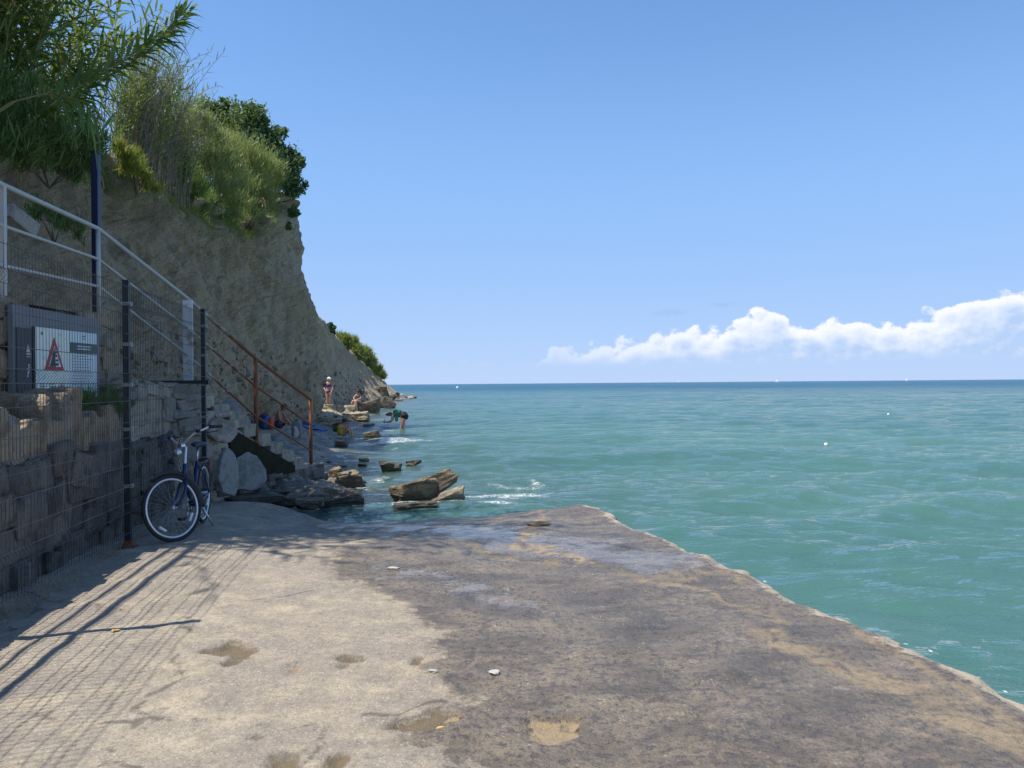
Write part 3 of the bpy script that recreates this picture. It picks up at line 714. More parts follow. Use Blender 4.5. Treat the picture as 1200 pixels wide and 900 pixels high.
# erosion gullies run down the face, bedding ribs run along it
hgt = CZ
gul = fbm(CY * .55 - .18 * hgt, hgt * .10, 3, 4) ; gul2 = fbm(CY * 1.7 - .35 * hgt, hgt * .35, 7, 4); rib = fbm((hgt + .42 * CY) * 1.05, (CY - .4 * hgt) * .14, 12, 4); rib2 = fbm((hgt + .5 * CY) * 2.6, (CY - .5 * hgt) * .3, 5, 3)
top_f = sstep(6, 4.0, np.repeat(sfine[None], len(ys), 0)); low = sstep(0, .35, np.repeat(sfine[None], len(ys), 0))
sc_ = np.clip(.45 + CY / 60, .5, 1.0) * (1 - .62 * sstep(42, 62, CY))
dsp = (.30 * gul + .20 * np.abs(gul2) + (.24 + .20 * sstep(17, 24, CY) * sstep(50, 40, CY)) * rib * (1 - .75 * sstep(29, 33, CY) * sstep(40, 37, CY)) + (.10 + .06 * sstep(17, 24, CY)) * rib2 * (1 - .5 * sstep(29, 33, CY) * sstep(40, 37, CY)) + .07 * fbm(CY * 4.5, hgt * 4.5, CX * 4, 3)) * sc_ * top_f * (.25 + .75 * low)
dsp *= np.where((CY < 11), .6, 1)
CXd = CX + dsp * .8 - .12 * sc_; CZd = CZ + dsp * .35
idx = np.arange(CX.size).reshape(CX.shape)
Q = np.stack([idx[:-1, :-1], idx[1:, :-1], idx[1:, 1:], idx[:-1, 1:]], -1).reshape(-1, 4)
tag(link('cliff', mesh_data('cliff', np.stack([CXd, CY, CZd], -1).reshape(-1, 3), [Q], True), M['cliff']), kind='structure')
def cliff_at(y, s):
    r = np.argmin(abs(ys_c - y)); k = np.argmin(abs(sfine - s)); return np.array([CXd[r, k], ys_c[r], CZd[r, k]])
ys_c = ys
# ------------------------------------------------------------------ retaining wall with its rubble stones
def fence_x(y): return -3.81 - .14 * (y - 7.6)
def wall_x(y): return -4.16 - .14 * (y - 7.6)
def upper_x(y): return -4.80 - .05 * (y - 8)
def stone_block(mb, c, size, M3, seed, sub=4, pw=.22, tint=None):
    g = np.random.default_rng(seed); V, T = ico(sub)
    W_ = np.sign(V) * np.abs(V) ** pw; W_ = W_ / np.abs(W_).max()
    o = g.uniform(0, 50, 3)
    n = fbm(V[:, 0] * 1.3 + o[0], V[:, 1] * 1.3 + o[1], V[:, 2] * 1.3 + o[2], 3)
    n2 = fbm(V[:, 0] * 4 + o[1], V[:, 1] * 4 + o[2], V[:, 2] * 4 + o[0], 3)
    W_ = W_ * (1.02 + .08 * n + .06 * n2)[:, None]
    # skew so that outlines are not rectangular
    W_[:, 0] += W_[:, 2] * g.uniform(-.16, .16); W_[:, 2] += W_[:, 0] * g.uniform(-.12, .12)
    mb.add((W_ * np.asarray(size) / 2) @ M3.T + c, None, T, tint=g.uniform(0, 1) if tint is None else tint)
def frame_y(dirv):        # columns: along the wall, out of the wall, up
    e = unit([dirv[0], dirv[1], 0]); nrm = np.array([e[1], -e[0], 0]); return np.stack([e, nrm, [0, 0, 1]], 1)
def courses(mb, y0, y1, xf, z0, z1, hh, ww, depth, seed, proud=.0):
    g = np.random.default_rng(seed); z = z0
    dydx = (xf(y1) - xf(y0)) / (y1 - y0); M3 = frame_y((dydx, 1))
    k = seed * 1000
    while z < z1 - .04:
        h = min(g.uniform(*hh), z1 - z); y = y0 - g.uniform(0, ww[0])
        while y < y1:
            w = g.uniform(*ww); d = depth * g.uniform(.85, 1.15)
            c = np.array([xf(y + w / 2) - depth / 2 + proud + g.normal(0, .014), y + w / 2, z + h / 2 + g.normal(0, .16) * h])
            ra = g.normal(0, .09); R3 = M3 @ np.array([[math.cos(ra), 0, -math.sin(ra)], [0, 1, 0], [math.sin(ra), 0, math.cos(ra)]])
            stone_block(mb, c, (w * g.uniform(1.0, 1.16), d, h * g.uniform(.95, 1.3)), R3, k, 4, g.uniform(.13, .25)); k += 1
            y += w
        z += h
wall = empty('retaining_wall', (-4.4, 7.0, 0), 'rough stone retaining wall with dark lower courses behind the mesh fence', 'wall')
L_ = lambda V: local(wall, V)
def build_local(mb, root, name, m, **k):
    mb.v = [local(root, v) for v in mb.v]; return mb.build(name, m, root, **k)
mb = MB()     # mortar core
def core(mb, y0, y1, xf, zb, zt, thick, n=14):
    yy = np.linspace(y0, y1, n)
    for a, b in zip(yy[:-1], yy[1:]):
        V = []
        for y in (a, b):
            for x in (xf(y), xf(y) - thick):
                for z in (zb, zt): V.append([x, y, z])
        mb.add(V, [[0,1,3,2],[4,6,7,5],[0,4,5,1],[2,3,7,6],[0,2,6,4],[1,5,7,3]])
core(mb, -3, 10.45, lambda y: wall_x(y) - .055, -.5, .97, .9)
core(mb, 8.75, 10.45, lambda y: wall_x(y) - .11, .97, 1.60, .55, 4)
core(mb, -3, 9.25, lambda y: upper_x(y) - .12, .9, 2.40, 1.0)
build_local(mb, wall, 'mortar', M['mortar'], smooth=False)
mb = MB(); courses(mb, 1.0, 8.8, wall_x, -.08, 1.0, (.18, .34), (.22, .62), .26, 1)
courses(mb, 8.7, 10.45, wall_x, -.08, .95, (.16, .30), (.22, .60), .26, 6)
build_local(mb, wall, 'lower_stonework', M['wall_dark'], smooth=True)
mb = MB(); g = np.random.default_rng(4); y = 3.0; kk = 0
while y < 8.7:       # big upright stones along the ledge
    w = g.uniform(.13, .32); h = g.uniform(.24, .56); h = h if not 7.2 < y < 7.5 else .62
    stone_block(mb, np.array([wall_x(y + w / 2) - .20, y + w / 2, .96 + h / 2]), (w, .26, h), frame_y((-.14, 1)), 500 + kk, 4, .26)
    if g.random() < .6: stone_block(mb, np.array([wall_x(y) - .42, y + .1, 1.08 + h * .4]), (w * 1.1, .25, h * .9), frame_y((-.14, 1)), 600 + kk, 4, .32)
    y += w * .96; kk += 1
build_local(mb, wall, 'ledge_stones', M['wall_warm'], smooth=True)
mb = MB(); courses(mb, 2.0, 7.35, upper_x, 1.05, 2.46, (.16, .34), (.25, .55), .24, 2)
courses(mb, 8.62, 9.3, upper_x, 1.05, 2.44, (.10, .22), (.2, .45), .24, 3)
courses(mb, 7.35, 8.62, upper_x, 1.05, 2.44, (.15, .3), (.25, .5), .16, 8, proud=-.08)
build_local(mb, wall, 'upper_stonework', M['wall_warm'], smooth=True)
mb = MB(); courses(mb, 8.75, 10.45, wall_x, .95, 1.64, (.11, .22), (.22, .55), .24, 5)
build_local(mb, wall, 'end_stonework', M['wall_pale'], smooth=True)
# walkway on top of the wall
yy = np.linspace(-6, 9.35, 30)
V = np.concatenate([[[upper_x(y) - .02, y, 2.43], [-6.9, y, 2.42]] for y in yy]); k = np.arange(29) * 2
tag(link('path', mesh_data('path', V, [np.stack([k, k + 2, k + 3, k + 1], 1)]), M['stair_concrete']), kind='structure')

# ------------------------------------------------------------------ stairs down to the beach
E = unit([.2, .98, 0]); SIDE = np.array([-E[1], E[0], 0])            # along the flight, away from the sea
def flight(y): return np.array([-4.70 + .2 / .98 * (y - 9.3), y, 0])
Fm = np.stack([E, SIDE, [0, 0, 1]], 1)
st = empty('stairs', (-4.3, 11.5, 0), 'flight of worn concrete steps descending from the wall to the beach', 'stairs')
mb = MB(); n = 9; y0, y1, z0, z1 = 10.75, 14.3, 1.60, .05
for i in range(n):
    y = y0 + (y1 - y0) * (i + .5) / n; z = z0 + (z1 - z0) * (i + .5) / n
    c = flight(y) + SIDE * .62 + [0, 0, z - .11]
    mb.box(c, (.415, 1.24, .205), Fm, tint=rng.random(), jit=.006)
for i in range(4):          # short steep run from the walkway to the landing, tucked behind the wall
    y = 9.42 + i * .13; mb.box([-5.62 + .02 * i, y, 2.43 - .165 * (i + 1) - .3], (1.0, .16, .6), tint=rng.random(), jit=.006)
for k in range(3): mb.box(flight(9.98 + k * .42) + SIDE * .66 + [0, 0, 1.52], (.44, 1.30, .16), Fm, tint=rng.random(), jit=.005)
build_local(mb, st, 'steps', M['stair_concrete'], bevel=.012)
mb = MB(); ang = math.atan2(z1 - z0, 3.55 / .98)
c = (flight(y0) + flight(y1)) / 2 + SIDE * .62 + [0, 0, (z0 + z1) / 2 - .34]
ca, sa = math.cos(ang), math.sin(ang)
mb.box(c, (3.95, 1.20, .22), np.stack([E * ca + np.array([0, 0, sa]), SIDE, -E * sa + np.array([0, 0, ca])], 1))
build_local(mb, st, 'soffit_slab', M['stair_concrete'])
mb = MB(); so = flight(0) - SIDE * .05     # dark stringer plate on the outer side of the flight
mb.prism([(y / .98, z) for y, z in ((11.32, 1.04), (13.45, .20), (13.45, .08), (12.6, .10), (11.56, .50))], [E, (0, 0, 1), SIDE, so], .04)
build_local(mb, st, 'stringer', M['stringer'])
# side wall under the flight, open below the lower half
sw = empty('stair_side_wall', (-4.2, 11.5, 0), 'low rubble wall with a dark hollow under the concrete steps', 'wall')
def side_x(y): return flight(y)[0] + .03
mb = MB()
core(mb, 10.38, 11.25, lambda y: side_x(y) - .12, -.5, 1.0, .9, 3)
core(mb, 11.2, 14.4, lambda y: side_x(y) - .14, -.5, .02, .9, 8)
core(mb, 11.2, 12.0, lambda y: side_x(y) - .75, -.4, .75, .3, 3); core(mb, 12.0, 13.0, lambda y: side_x(y) - .75, -.4, .25, .3, 3)
build_local(mb, sw, 'mortar', M['mortar'])
mb = MB()
for a, b, zt, sd in ((10.35, 10.85, 1.50, 31), (10.85, 11.28, 1.22, 32)): courses(mb, a, b, side_x, -.12, zt, (.07, .19), (.18, .42), .24, sd)
build_local(mb, sw, 'stonework', M['wall_pale'], smooth=True)
mb = MB()
courses(mb, 11.25, 13.5, side_x, -.28, .16, (.09, .18), (.16, .45), .28, 33); courses(mb, 13.5, 14.5, side_x, -.35, .10, (.12, .22), (.2, .5), .4, 34)
build_local(mb, sw, 'footing_stones', M['wall_dark'], smooth=True)
def flat_stone(name, c, poly, th, yaw, lean, seed, label, m):
    p = np.array(poly, float); k = np.linspace(0, len(p), 4 * len(p), endpoint=False); i = k.astype(int) % len(p); f = (k - k.astype(int))[:, None]
    p = p[i] * (1 - f) + p[(i + 1) % len(p)] * f; p = p + rng.normal(0, .008, p.shape)
    mb = MB(); mb.prism(p, [(1, 0, 0), (0, 0, 1), (0, 1, 0), (0, -th / 2, 0)], th); mb.v = [v @ rot_axis((1, 0, 0), lean).T @ rotz(yaw).T for v in mb.v]
    mb.tint = [np.full(len(v), .2 + .3 * (seed % 3)) for v in mb.v]
    o = mb.build(name, m, None, bevel=th * .22); o.location = c; return tag(o, label, 'stone')
yw = math.atan2(E[1], E[0])
p = P(266, 553, 10.95); flat_stone('leaning_stone', p, [(-.13, -.28), (.06, -.36), (.16, -.20), (.17, .10), (.10, .30), (-.02, .36), (-.12, .16), (-.18, -.06)], .10, yw - .35, -.12, 2, 'tall narrow pale slab stone leaning on the wall under the steps', M['slab_pale'])
p = P(290, 553, 11.55); flat_stone('leaning_stone', p, [(-.24, -.26), (.10, -.28), (.28, -.16), (.26, .02), (.15, .22), (.02, .30), (-.16, .22), (-.25, .04)], .13, yw - .75, -.15, 5, 'broad rounded pale slab stone below the dark hollow of the steps', M['slab_pale'])
p = P(258, 503, 11.05); flat_stone('leaning_stone', p, [(-.22, -.06), (-.08, -.18), (.14, -.20), (.26, -.06), (.20, .10), (-.02, .18), (-.18, .12)], .13, yw - .4, -.05, 8, 'pale slab stone capping the wall end beside the bicycle', M['wall_pale'])
for i, (px, py, Y, s, sd, lb) in enumerate([(263, 482, 12.2, (.5, .45, .42), 3, 'pale angular block against the cliff foot behind the steps'), (284, 496, 12.3, (.30, .4, .26), 4, 'square pale concrete block beside the steps below the rusty rail'), (345, 557, 14.0, (.30, .3, .30), 9, 'dark squared stone at the end of the stair wall')]):
    p = P(px, py, Y); V, T = rock_shape(sd + 40, s, 8, 3, .03)
    o = link('block', mesh_data('block', V, [T], False, dict(tint=np.full(len(V), .5))), M['slab_pale' if i < 2 else 'wall_dark']); o.location = p; tag(o, lb, 'stone')

# ------------------------------------------------------------------ hand railing
rail = empty('handrail', (-4.9, 7.5, 2.44), 'long three bar pipe handrail, white above and rusty towards the beach', 'railing')
posts = [((-3.75, -1.5), 3.58, 2.4), ((-4.40, 3.4), 3.58, 2.4), (P(3, 215, 7.5)[:2], 3.583, 2.42), (P(115, 268, 9.3)[:2], P(115, 268, 9.3)[2], 2.40), (P(220, 350, 10.8)[:2], P(220, 350, 10.8)[2], 1.65),
         (P(299.5, 420, 12.3)[:2], P(299.5, 420, 12.3)[2], .62), (P(364, 468, 14.3)[:2], P(364, 468, 14.3)[2], .0)]
for k, (xy, zt, zb) in enumerate(posts):
    mb = MB()
    if k == 4: mb.box([xy[0], xy[1], (zt + zb) / 2 - .02], (.125, .05, zt - zb), rotz(.2))
    elif k == 2: mb.box([xy[0], xy[1], (zt + zb) / 2], (.05, .05, zt - zb - .02), rotz(.1))
    else: mb.cyl([xy[0], xy[1], zb], [xy[0], xy[1], zt], .027 if k < 5 else .033, 10)
    if k >= 5: mb.box([xy[0], xy[1], zb + .02], (.13, .13, .02), rotz(.2)); mb.tube([[xy[0], xy[1], zb], [xy[0], xy[1], zb + .12]], [.06, .04], 10)
    build_local(mb, rail, 'post', M['railing'] if k != 4 else M['paint_white'], smooth=(k not in (2, 4)))
T3 = np.array([[*xy, zt] for xy, zt, zb in posts])
def pipe(off, r):
    p = T3.copy(); p[:, 2] -= off
    q = []
    for a, b in zip(p[:-1], p[1:]):
        for s_ in np.linspace(0, 1, 5)[:-1]: q.append(a + (b - a) * s_)
    q.append(p[-1])
    if off[-1] == 0: q.append(p[-1] + unit(p[-1] - p[-2]) * .10)
    return MB().tube(q, r, 10)
top = np.zeros(7); mid = np.array([.40, .40, .40, .37, .42, .45, .47]); low = np.array([.79, .79, .79, .70, .80, .93, .95])
for off, r in ((top, .027), (mid, .018), (low, .018)): build_local(pipe(off, r), rail, 'rail', M['railing'], smooth=True)

# navy post behind the rail
np_ = empty('post', P(113, 268, 9.75), 'dark navy blue square steel post rising behind the white handrail', 'post')
np_.location.z = 2.30
mb = MB(); mb.box([0, 0, 1.13], (.085, .085, 2.26)); mb.build('shaft', M['post_navy'], np_, bevel=.006)
mb = MB(); mb.box([0, 0, 2.275], (.10, .10, .03)); mb.build('cap', M['black_plastic'], np_)
# loose slab on the bank
mb = MB(); mb.box([0, 0, 0], (.14, .46, .17), rot_axis((1, 0, 0), -.28), jit=.012)
o = mb.build('block', M['slab_pale'], bevel=.012); o.location = P(21, 257, 8.3); tag(o, 'grey concrete block lying on the bank behind the upper handrail', 'block')

# ------------------------------------------------------------------ mesh fence
fe = empty('mesh_fence', (-3.81, 7.6, 0), 'dark welded wire mesh fence with steel posts in front of the stone wall', 'fence')
fy = [-.9, 1.95, 4.80, 7.6, 10.5]
FT = 2.60
for k, y in enumerate(fy):
    mb = MB(); x = fence_x(y); mb.box([x, y, FT / 2 + .02], (.055, .055, FT + .02 - .0), rotz(.14)); 
    o = build_local(mb, fe, 'post', M['fence_dark'])
    mb = MB(); mb.box([x, y, FT + .045], (.062, .062, .02), rotz(.14)); c_ = MB()
    build_local(mb, fe, 'post_cap', M['black_plastic'])
    mb = MB(); mb.box([x, y, .012], (.15, .15, .014), rotz(.14)); mb.box([x, y, .05], (.07, .07, .07), rotz(.14)); build_local(mb, fe, 'base_plate', M['rust'])
    if y > 4:
        for z in (.62, 1.18, 1.62, 2.02, 2.42):
            mb = MB(); mb.box([x + .012, y, z], (.07, .07, .035), rotz(.14)); mb.box([x + .05, y - .02, z], (.03, .02, .02)); build_local(mb, fe, 'clamp', M['clamp_grey'])
folds = [.42, 1.05, 1.68, 2.36]
def off_at(z): return sum(.045 * max(0, 1 - abs(z - f) / .05) for f in folds)
for a, b in zip(fy[:-1], fy[1:]):
    mb = MB(); n = int((b - a - .1) / .05); zz = sorted(set([.15, FT] + [f + d for f in folds for d in (-.05, 0, .05)]))
    for j in range(n + 1):
        y = a + .05 + j * (b - a - .1) / n; x = fence_x(y)
        mb.tube([[x + .035 + off_at(z), y, z] for z in zz], .0024, 3, cap=False)
    for z in sorted([.17, .62, .83, 1.25, 1.46, 1.88, 2.12, 2.58] + [f + d for f in folds for d in (-.05, .05)]):
        mb.tube([[fence_x(y) + .04, y, z] for y in (a + .03, b - .03)], .003, 4, cap=False)
    build_local(mb, fe, 'mesh_panel', M['wire'])
mb = MB(); p1 = np.array([fence_x(10.5), 10.5, 1.655]); mb.box([(p1[0] - 4.98) / 2, 10.49, 1.655], (4.98 + p1[0], .05, .05)); mb.box([p1[0] + .04, 10.46, 1.655], (.10, .06, .06))
build_local(mb, fe, 'cross_bar', M['fence_dark'])

# ------------------------------------------------------------------ warning board
sx = -4.645
bo = empty('warning_board', (sx - .06, 8.0, 1.3), 'white warning board with a red falling rocks triangle on a grey panel', 'sign')
mb = MB(); mb.prism([(7.2, 1.22), (8.72, 1.20), (8.72, 2.36), (7.2, 2.385)], [(0, 1, 0), (0, 0, 1), (1, 0, 0), (sx - .075, 0, 0)], .045); build_local(mb, bo, 'backing_panel', M['sign_grey'])
mb = MB(); mb.box([sx - .018, 8.04, 1.835], (.02, 1.12, .72)); build_local(mb, bo, 'board_edge', M['sign_black'])
ex, ez = (0, 1, 0), (0, 0, 1)
def plate(poly, x, name, m, parent=bo, th=.004):
    mb = MB()
    for p_ in poly: mb.prism(p_, [ex, ez, (1, 0, 0), (x, 0, 0)], th)
    return build_local(mb, bo, name, m)
rect = lambda a, b, c, d: [(a, b), (c, b), (c, d), (a, d)]
plate([rect(7.50, 1.485, 8.08, 2.195)], sx - .007, 'board', M['sign_white'])
plate([rect(8.085, 1.485, 8.60, 2.195)], sx - .007, 'board', M['sign_pale'])
def tri(cx, cz, s, hgt): return [(cx - s, cz), (cx + s, cz), (cx, cz + hgt)]
plate([tri(7.80, 1.775, .165, .335)], sx - .0025, 'warning_triangle', M['sign_red'])
plate([tri(7.80, 1.808, .105, .215)], sx + .0018, 'triangle_field', M['hull_white'])
cl = [(7.712, 1.81), (7.80, 1.81), (7.802, 1.86), (7.79, 1.90), (7.805, 1.935), (7.79, 1.965), (7.80, 2.005), (7.77, 1.955)]
rk = [[(a + .014 * math.cos(q), b + .014 * math.sin(q)) for q in np.arange(6) * 1.05] for a, b in ((7.822, 1.92), (7.832, 1.875), (7.845, 1.835), (7.822, 1.832), (7.815, 1.955))]
plate([cl] + rk, sx + .006, 'pictogram', M['sign_black'])
plate([rect(8.085, 1.965, 8.60, 2.075)], sx - .0025, 'header_band', M['sign_green'])
g = np.random.default_rng(8); tl, dk = [], []
def textline(out, y, z, w, h):
    a = y
    while a < y + w:
        b = a + g.uniform(.02, .05); out.append(rect(a, z, min(b, y + w), z + h)); a = b + .01
textline(tl, 8.20, 2.032, .27, .014); textline(tl, 8.20, 2.003, .27, .014)
plate(tl, sx + .002, 'header_text', M['sign_pale'])
for z in np.arange(1.93, 1.62, -.03): dk.append(rect(8.13, z, 8.13 + g.uniform(.25, .40), z + .005))
dk += [rect(8.12, 1.545, 8.22, 1.557), rect(8.12, 1.525, 8.24, 1.537)]; dk.append(rect(8.27, 1.515, 8.40, 1.56)); dk.append(rect(8.46, 1.52, 8.48, 1.56))
for y, z, w in ((7.58, 1.63, .05), (7.57, 1.605, .07), (7.53, 1.57, .12), (7.72, 1.63, .08), (7.72, 1.602, .10), (7.89, 1.63, .08), (7.89, 1.608, .08), (7.89, 1.575, .06)): dk.append(rect(y, z, y + w, z + .011))
dk.append(rect(7.585, 2.12, 7.615, 2.15)); dk += [rect(8.31, 2.145, 8.37, 2.157), rect(8.31, 2.12, 8.37, 2.128)]
for r_ in dk: plate([r_], sx - .0025, 'text_line', M['sign_line'])
# dark side strip with two small white symbols
sy = empty('side_panel', (sx - .05, 7.3, 1.6), 'dark narrow panel with small white symbols left of the warning board', 'sign')
mb = MB(); mb.box([sx - .022, 7.335, 1.86], (.018, .21, .62)); build_local(mb, sy, 'panel', M['sign_dark'])
boat = [[(7.36, 1.93), (7.44, 1.93), (7.43, 1.915), (7.37, 1.915)], [(7.395, 1.94), (7.395, 2.02), (7.365, 1.94)], [(7.402, 1.94), (7.402, 2.0), (7.43, 1.94)], [(7.365, 1.90), (7.435, 1.90), (7.435, 1.893), (7.365, 1.893)]]
man = [[(7.375, 1.70), (7.39, 1.70), (7.405, 1.77), (7.392, 1.79)], [(7.40, 1.74), (7.412, 1.74), (7.408, 1.80), (7.395, 1.80)], [(7.37, 1.77), (7.43, 1.79), (7.43, 1.80), (7.37, 1.785)], [(7.395, 1.805), (7.412, 1.805), (7.412, 1.825), (7.395, 1.825)]]
plate(boat, sx - .012, 'symbol', M['cloth_white'], sy, .003); plate(man, sx - .012, 'symbol', M['cloth_white'], sy, .003)

# ------------------------------------------------------------------ bicycle
bk = empty('bicycle', (0, 0, 0), 'dark blue city bicycle parked against the stone wall, front wheel turned', 'bicycle')
fr_ = P(210, 594, 7.9); re_ = P(239, 575, 9.0); base = fr_.copy(); base[2] = jetty_z(*fr_[:2])
hd = math.atan2(fr_[1] - re_[1], fr_[0] - re_[0])
bk.rotation_euler = (0, 0, hd); mid_ = np.array([fr_[0], fr_[1], 0]) - .58 * np.array([math.cos(hd), math.sin(hd), 0]); bk.location = (mid_[0], mid_[1], base[2])
Rw = .345; FH = np.array([.58, 0, Rw]); RH = np.array([-.50, 0, Rw]); BB = np.array([-.06, 0, .285])
steer = -math.radians(40); axp = np.array([.40, 0, .55]); axd = unit([-.30, 0, 1.0])
RS = rot_axis(axd, steer)
S_ = lambda p: (np.asarray(p, float) - axp) @ RS.T + axp
def wheel(c, axis, tf):
    w = MB(); w.torus(tf(c), tf(np.add(c, axis)) - tf(c), Rw - .018, .0185, 56, 10); wo = w.build('wheel', M['rubber'], bk, smooth=True)
    w = MB(); w.torus(tf(c), tf(np.add(c, axis)) - tf(c), Rw - .046, .012, 56, 8, flat=(1.0, .95)); w.build('rim', M['alloy'], wo, smooth=True)
    w = MB()
    for k in range(32):
        a = k * math.pi / 16; sd = .032 * (1 if k % 2 else -1); a2 = a + (.35 if (k // 2) % 2 else -.35)
        h = np.array([c[0] + .02 * math.cos(a2 + 1.2), sd, c[2] + .02 * math.sin(a2 + 1.2)]); e = np.array([c[0] + (Rw - .055) * math.cos(a), 0, c[2] + (Rw - .055) * math.sin(a)])
        w.cyl(tf(h), tf(e), .0014, 4)
    w.build('spokes', M['clamp_grey'], wo)
    w = MB(); w.cyl(tf(np.add(c, [0, -.045, 0])), tf(np.add(c, [0, .045, 0])), .022, 12); w.cyl(tf(np.add(c, [0, -.075, 0])), tf(np.add(c, [0, .075, 0])), .007, 8); w.build('hub', M['chrome'], wo, smooth=True)
    for a in (math.radians(215), math.radians(-50)):
        w = MB(); q = np.array([c[0] + .24 * math.cos(a), 0, c[2] + .24 * math.sin(a)]); tg = np.array([-math.sin(a), 0, math.cos(a)])
        w.tube([tf(q - tg * .045), tf(q + tg * .045)], .014, 6); w.build('reflector', M['reflector_white'], wo)
    return wo
wheel(FH, (0, 1, 0), S_); wheel(RH, (0, 1, 0), lambda p: np.asarray(p, float))
HT0, HT1 = np.array([.385, 0, .60]), np.array([.335, 0, .77]); STp = np.array([-.20, 0, .74])
f = MB(); f.cyl(HT0, HT1, .022, 12); f.tube([HT1 - [0, 0, .06], [.16, 0, .52], [-.02, 0, .42], BB + [-.035, 0, .11]], .016, 10); f.tube([HT0 + [0, 0, .03], [.18, 0, .42], BB], .020, 10)
f.cyl(BB, STp, .017, 10); f.cyl(BB + [0, -.035, 0], BB + [0, .035, 0], .024, 12)
for s in (-1, 1):
    f.tube([BB + [0, .02 * s, 0], [-.25, .05 * s, .31], RH + [0, .062 * s, 0]], .010, 8); f.tube([STp + [.02, .014 * s, -.04], [-.30, .05 * s, .60], RH + [0, .062 * s, 0]], .009, 8)
f.build('frame', M['bike_blue'], bk, smooth=True)
f = MB(); f.cyl(S_(HT0 + [.005, 0, -.01]), S_(HT0 + [.012, 0, -.03]), .024, 10)
for s in (-1, 1): f.tube([S_(HT0 + [.01, 0, -.01]), S_(HT0 + [.015, .05 * s, -.035]), S_([.46, .056 * s, .45]), S_(FH + [0, .06 * s, 0])], [.016, .017, .014, .011], 8)
f.build('fork', M['bike_blue'], bk, smooth=True)
f = MB(); f.tube([HT1, S_(HT1 + [-.05, 0, .17]), S_([.33, 0, .97])], .0135, 10); f.box(S_([.33, 0, .97]), (.05, .05, .04), RS)
f.build('stem', M['chrome'], bk, smooth=False)
hb = MB(); pts = [(.10, -.35, 1.09), (.20, -.31, 1.10), (.30, -.18, 1.06), (.335, -.05, .985), (.335, .05, .985), (.30, .18, 1.06), (.20, .31, 1.10), (.10, .35, 1.09)]
hb.tube([S_(p) for p in pts], .0115, 10); ho = hb.build('handlebar', M['alloy'], bk, smooth=True)
for s in (-1, 1):
    q = MB(); q.tube([S_((.205, .308 * s, 1.10)), S_((.07, .36 * s, 1.087))], .0175, 10); q.build('grip', M['black_plastic'], ho, smooth=True)
    q = MB(); q.tube([S_((.27, .235 * s, 1.07)), S_((.22, .29 * s, 1.045)), S_((.12, .34 * s, 1.045))], .006, 6); q.box(S_((.27, .23 * s, 1.08)), (.05, .03, .035), RS); q.build('brake_lever', M['black_plastic'], ho)
    q = MB(); q.tube([S_((.27, .23 * s, 1.08)), S_((.42, .16 * s, 1.10)), S_((.45, .05 * s, .90)), S_((.40, .02 * s, .65))], .0035, 5); q.build('cable', M['black_plastic'], ho)
q = MB(); q.cyl(STp, [-.245, 0, .90], .0125, 10); q.build('seat_post', M['chrome'], bk, smooth=True)
q = MB(); V, T = ico(3); sd = V.copy()
wid = .085 * sstep(.14, -.10, V[:, 0] * .14) + .022
q.add(np.stack([V[:, 0] * .14 - .265, V[:, 1] * wid, V[:, 2] * .035 + .93 - .012 * V[:, 0] ** 2], 1), None, T); q.build('saddle', M['saddle_blue'], bk, smooth=True)
q = MB()
for c0, tf, a0, a1 in ((RH, lambda p: np.asarray(p, float), 20, 200), (FH, S_, 60, 190)):
    q.tube([tf((c0[0] + (Rw + .022) * math.cos(math.radians(a)), 0, c0[2] + (Rw + .022) * math.sin(math.radians(a)))) for a in np.linspace(a0, a1, 18)], .024, 8, flat=(.25, 1) if c0 is RH else (.25, 1))
q.build('mudguard', M['black_plastic'], bk, smooth=True)
q = MB()
for s in (-1, 1): q.tube([(-.22, .05 * s, .70), (-.30, .06 * s, .735), (-.66, .06 * s, .735)], .006, 6); q.cyl((-.52, .06 * s, .735), RH + [0, .07 * s, 0], .005, 6)
for x in (-.35, -.45, -.55, -.65): q.cyl((x, -.06, .735), (x, .06, .735), .005, 6)
q.build('rear_rack', M['black_plastic'], bk)
q = MB(); q.box((-.68, 0, .66), (.02, .08, .05)); q.build('tail_light', M['sign_red'], bk)
q = MB(); q.torus(BB + [0, -.05, 0], (0, 1, 0), .088, .008, 28, 6); q.tube([BB + [0, -.055, 0], BB + [.08, -.06, -.15]], .011, 8); q.tube([BB + [0, .055, 0], BB + [-.08, .06, .15]], .011, 8)
q.build('crank', M['chrome'], bk, smooth=True)
for e_ in ((.08, -.11, -.15), (-.08, .11, .15)):
    q = MB(); q.box(BB + np.array(e_), (.09, .085, .025)); q.build('pedal', M['black_plastic'], bk, bevel=.005)
q = MB(); q.tube([(-.06, -.05, .36), (-.28, -.055, .40), (-.50, -.055, .385), (-.50, -.055, .31), (-.28, -.055, .25), (-.06, -.05, .20)], .012, 6, closed=True); q.build('chain_guard', M['black_plastic'], bk, smooth=True)
q = MB(); q.tube([(-.14, .05, .27), (-.20, .17, .01)], .010, 8); q.build('kickstand', M['chrome'], bk, smooth=True)
q = MB(); q.ball(S_((.40, 0, .90)), (.045, .045, .045), 2); q.build('headlamp', M['chrome'], bk, smooth=True)
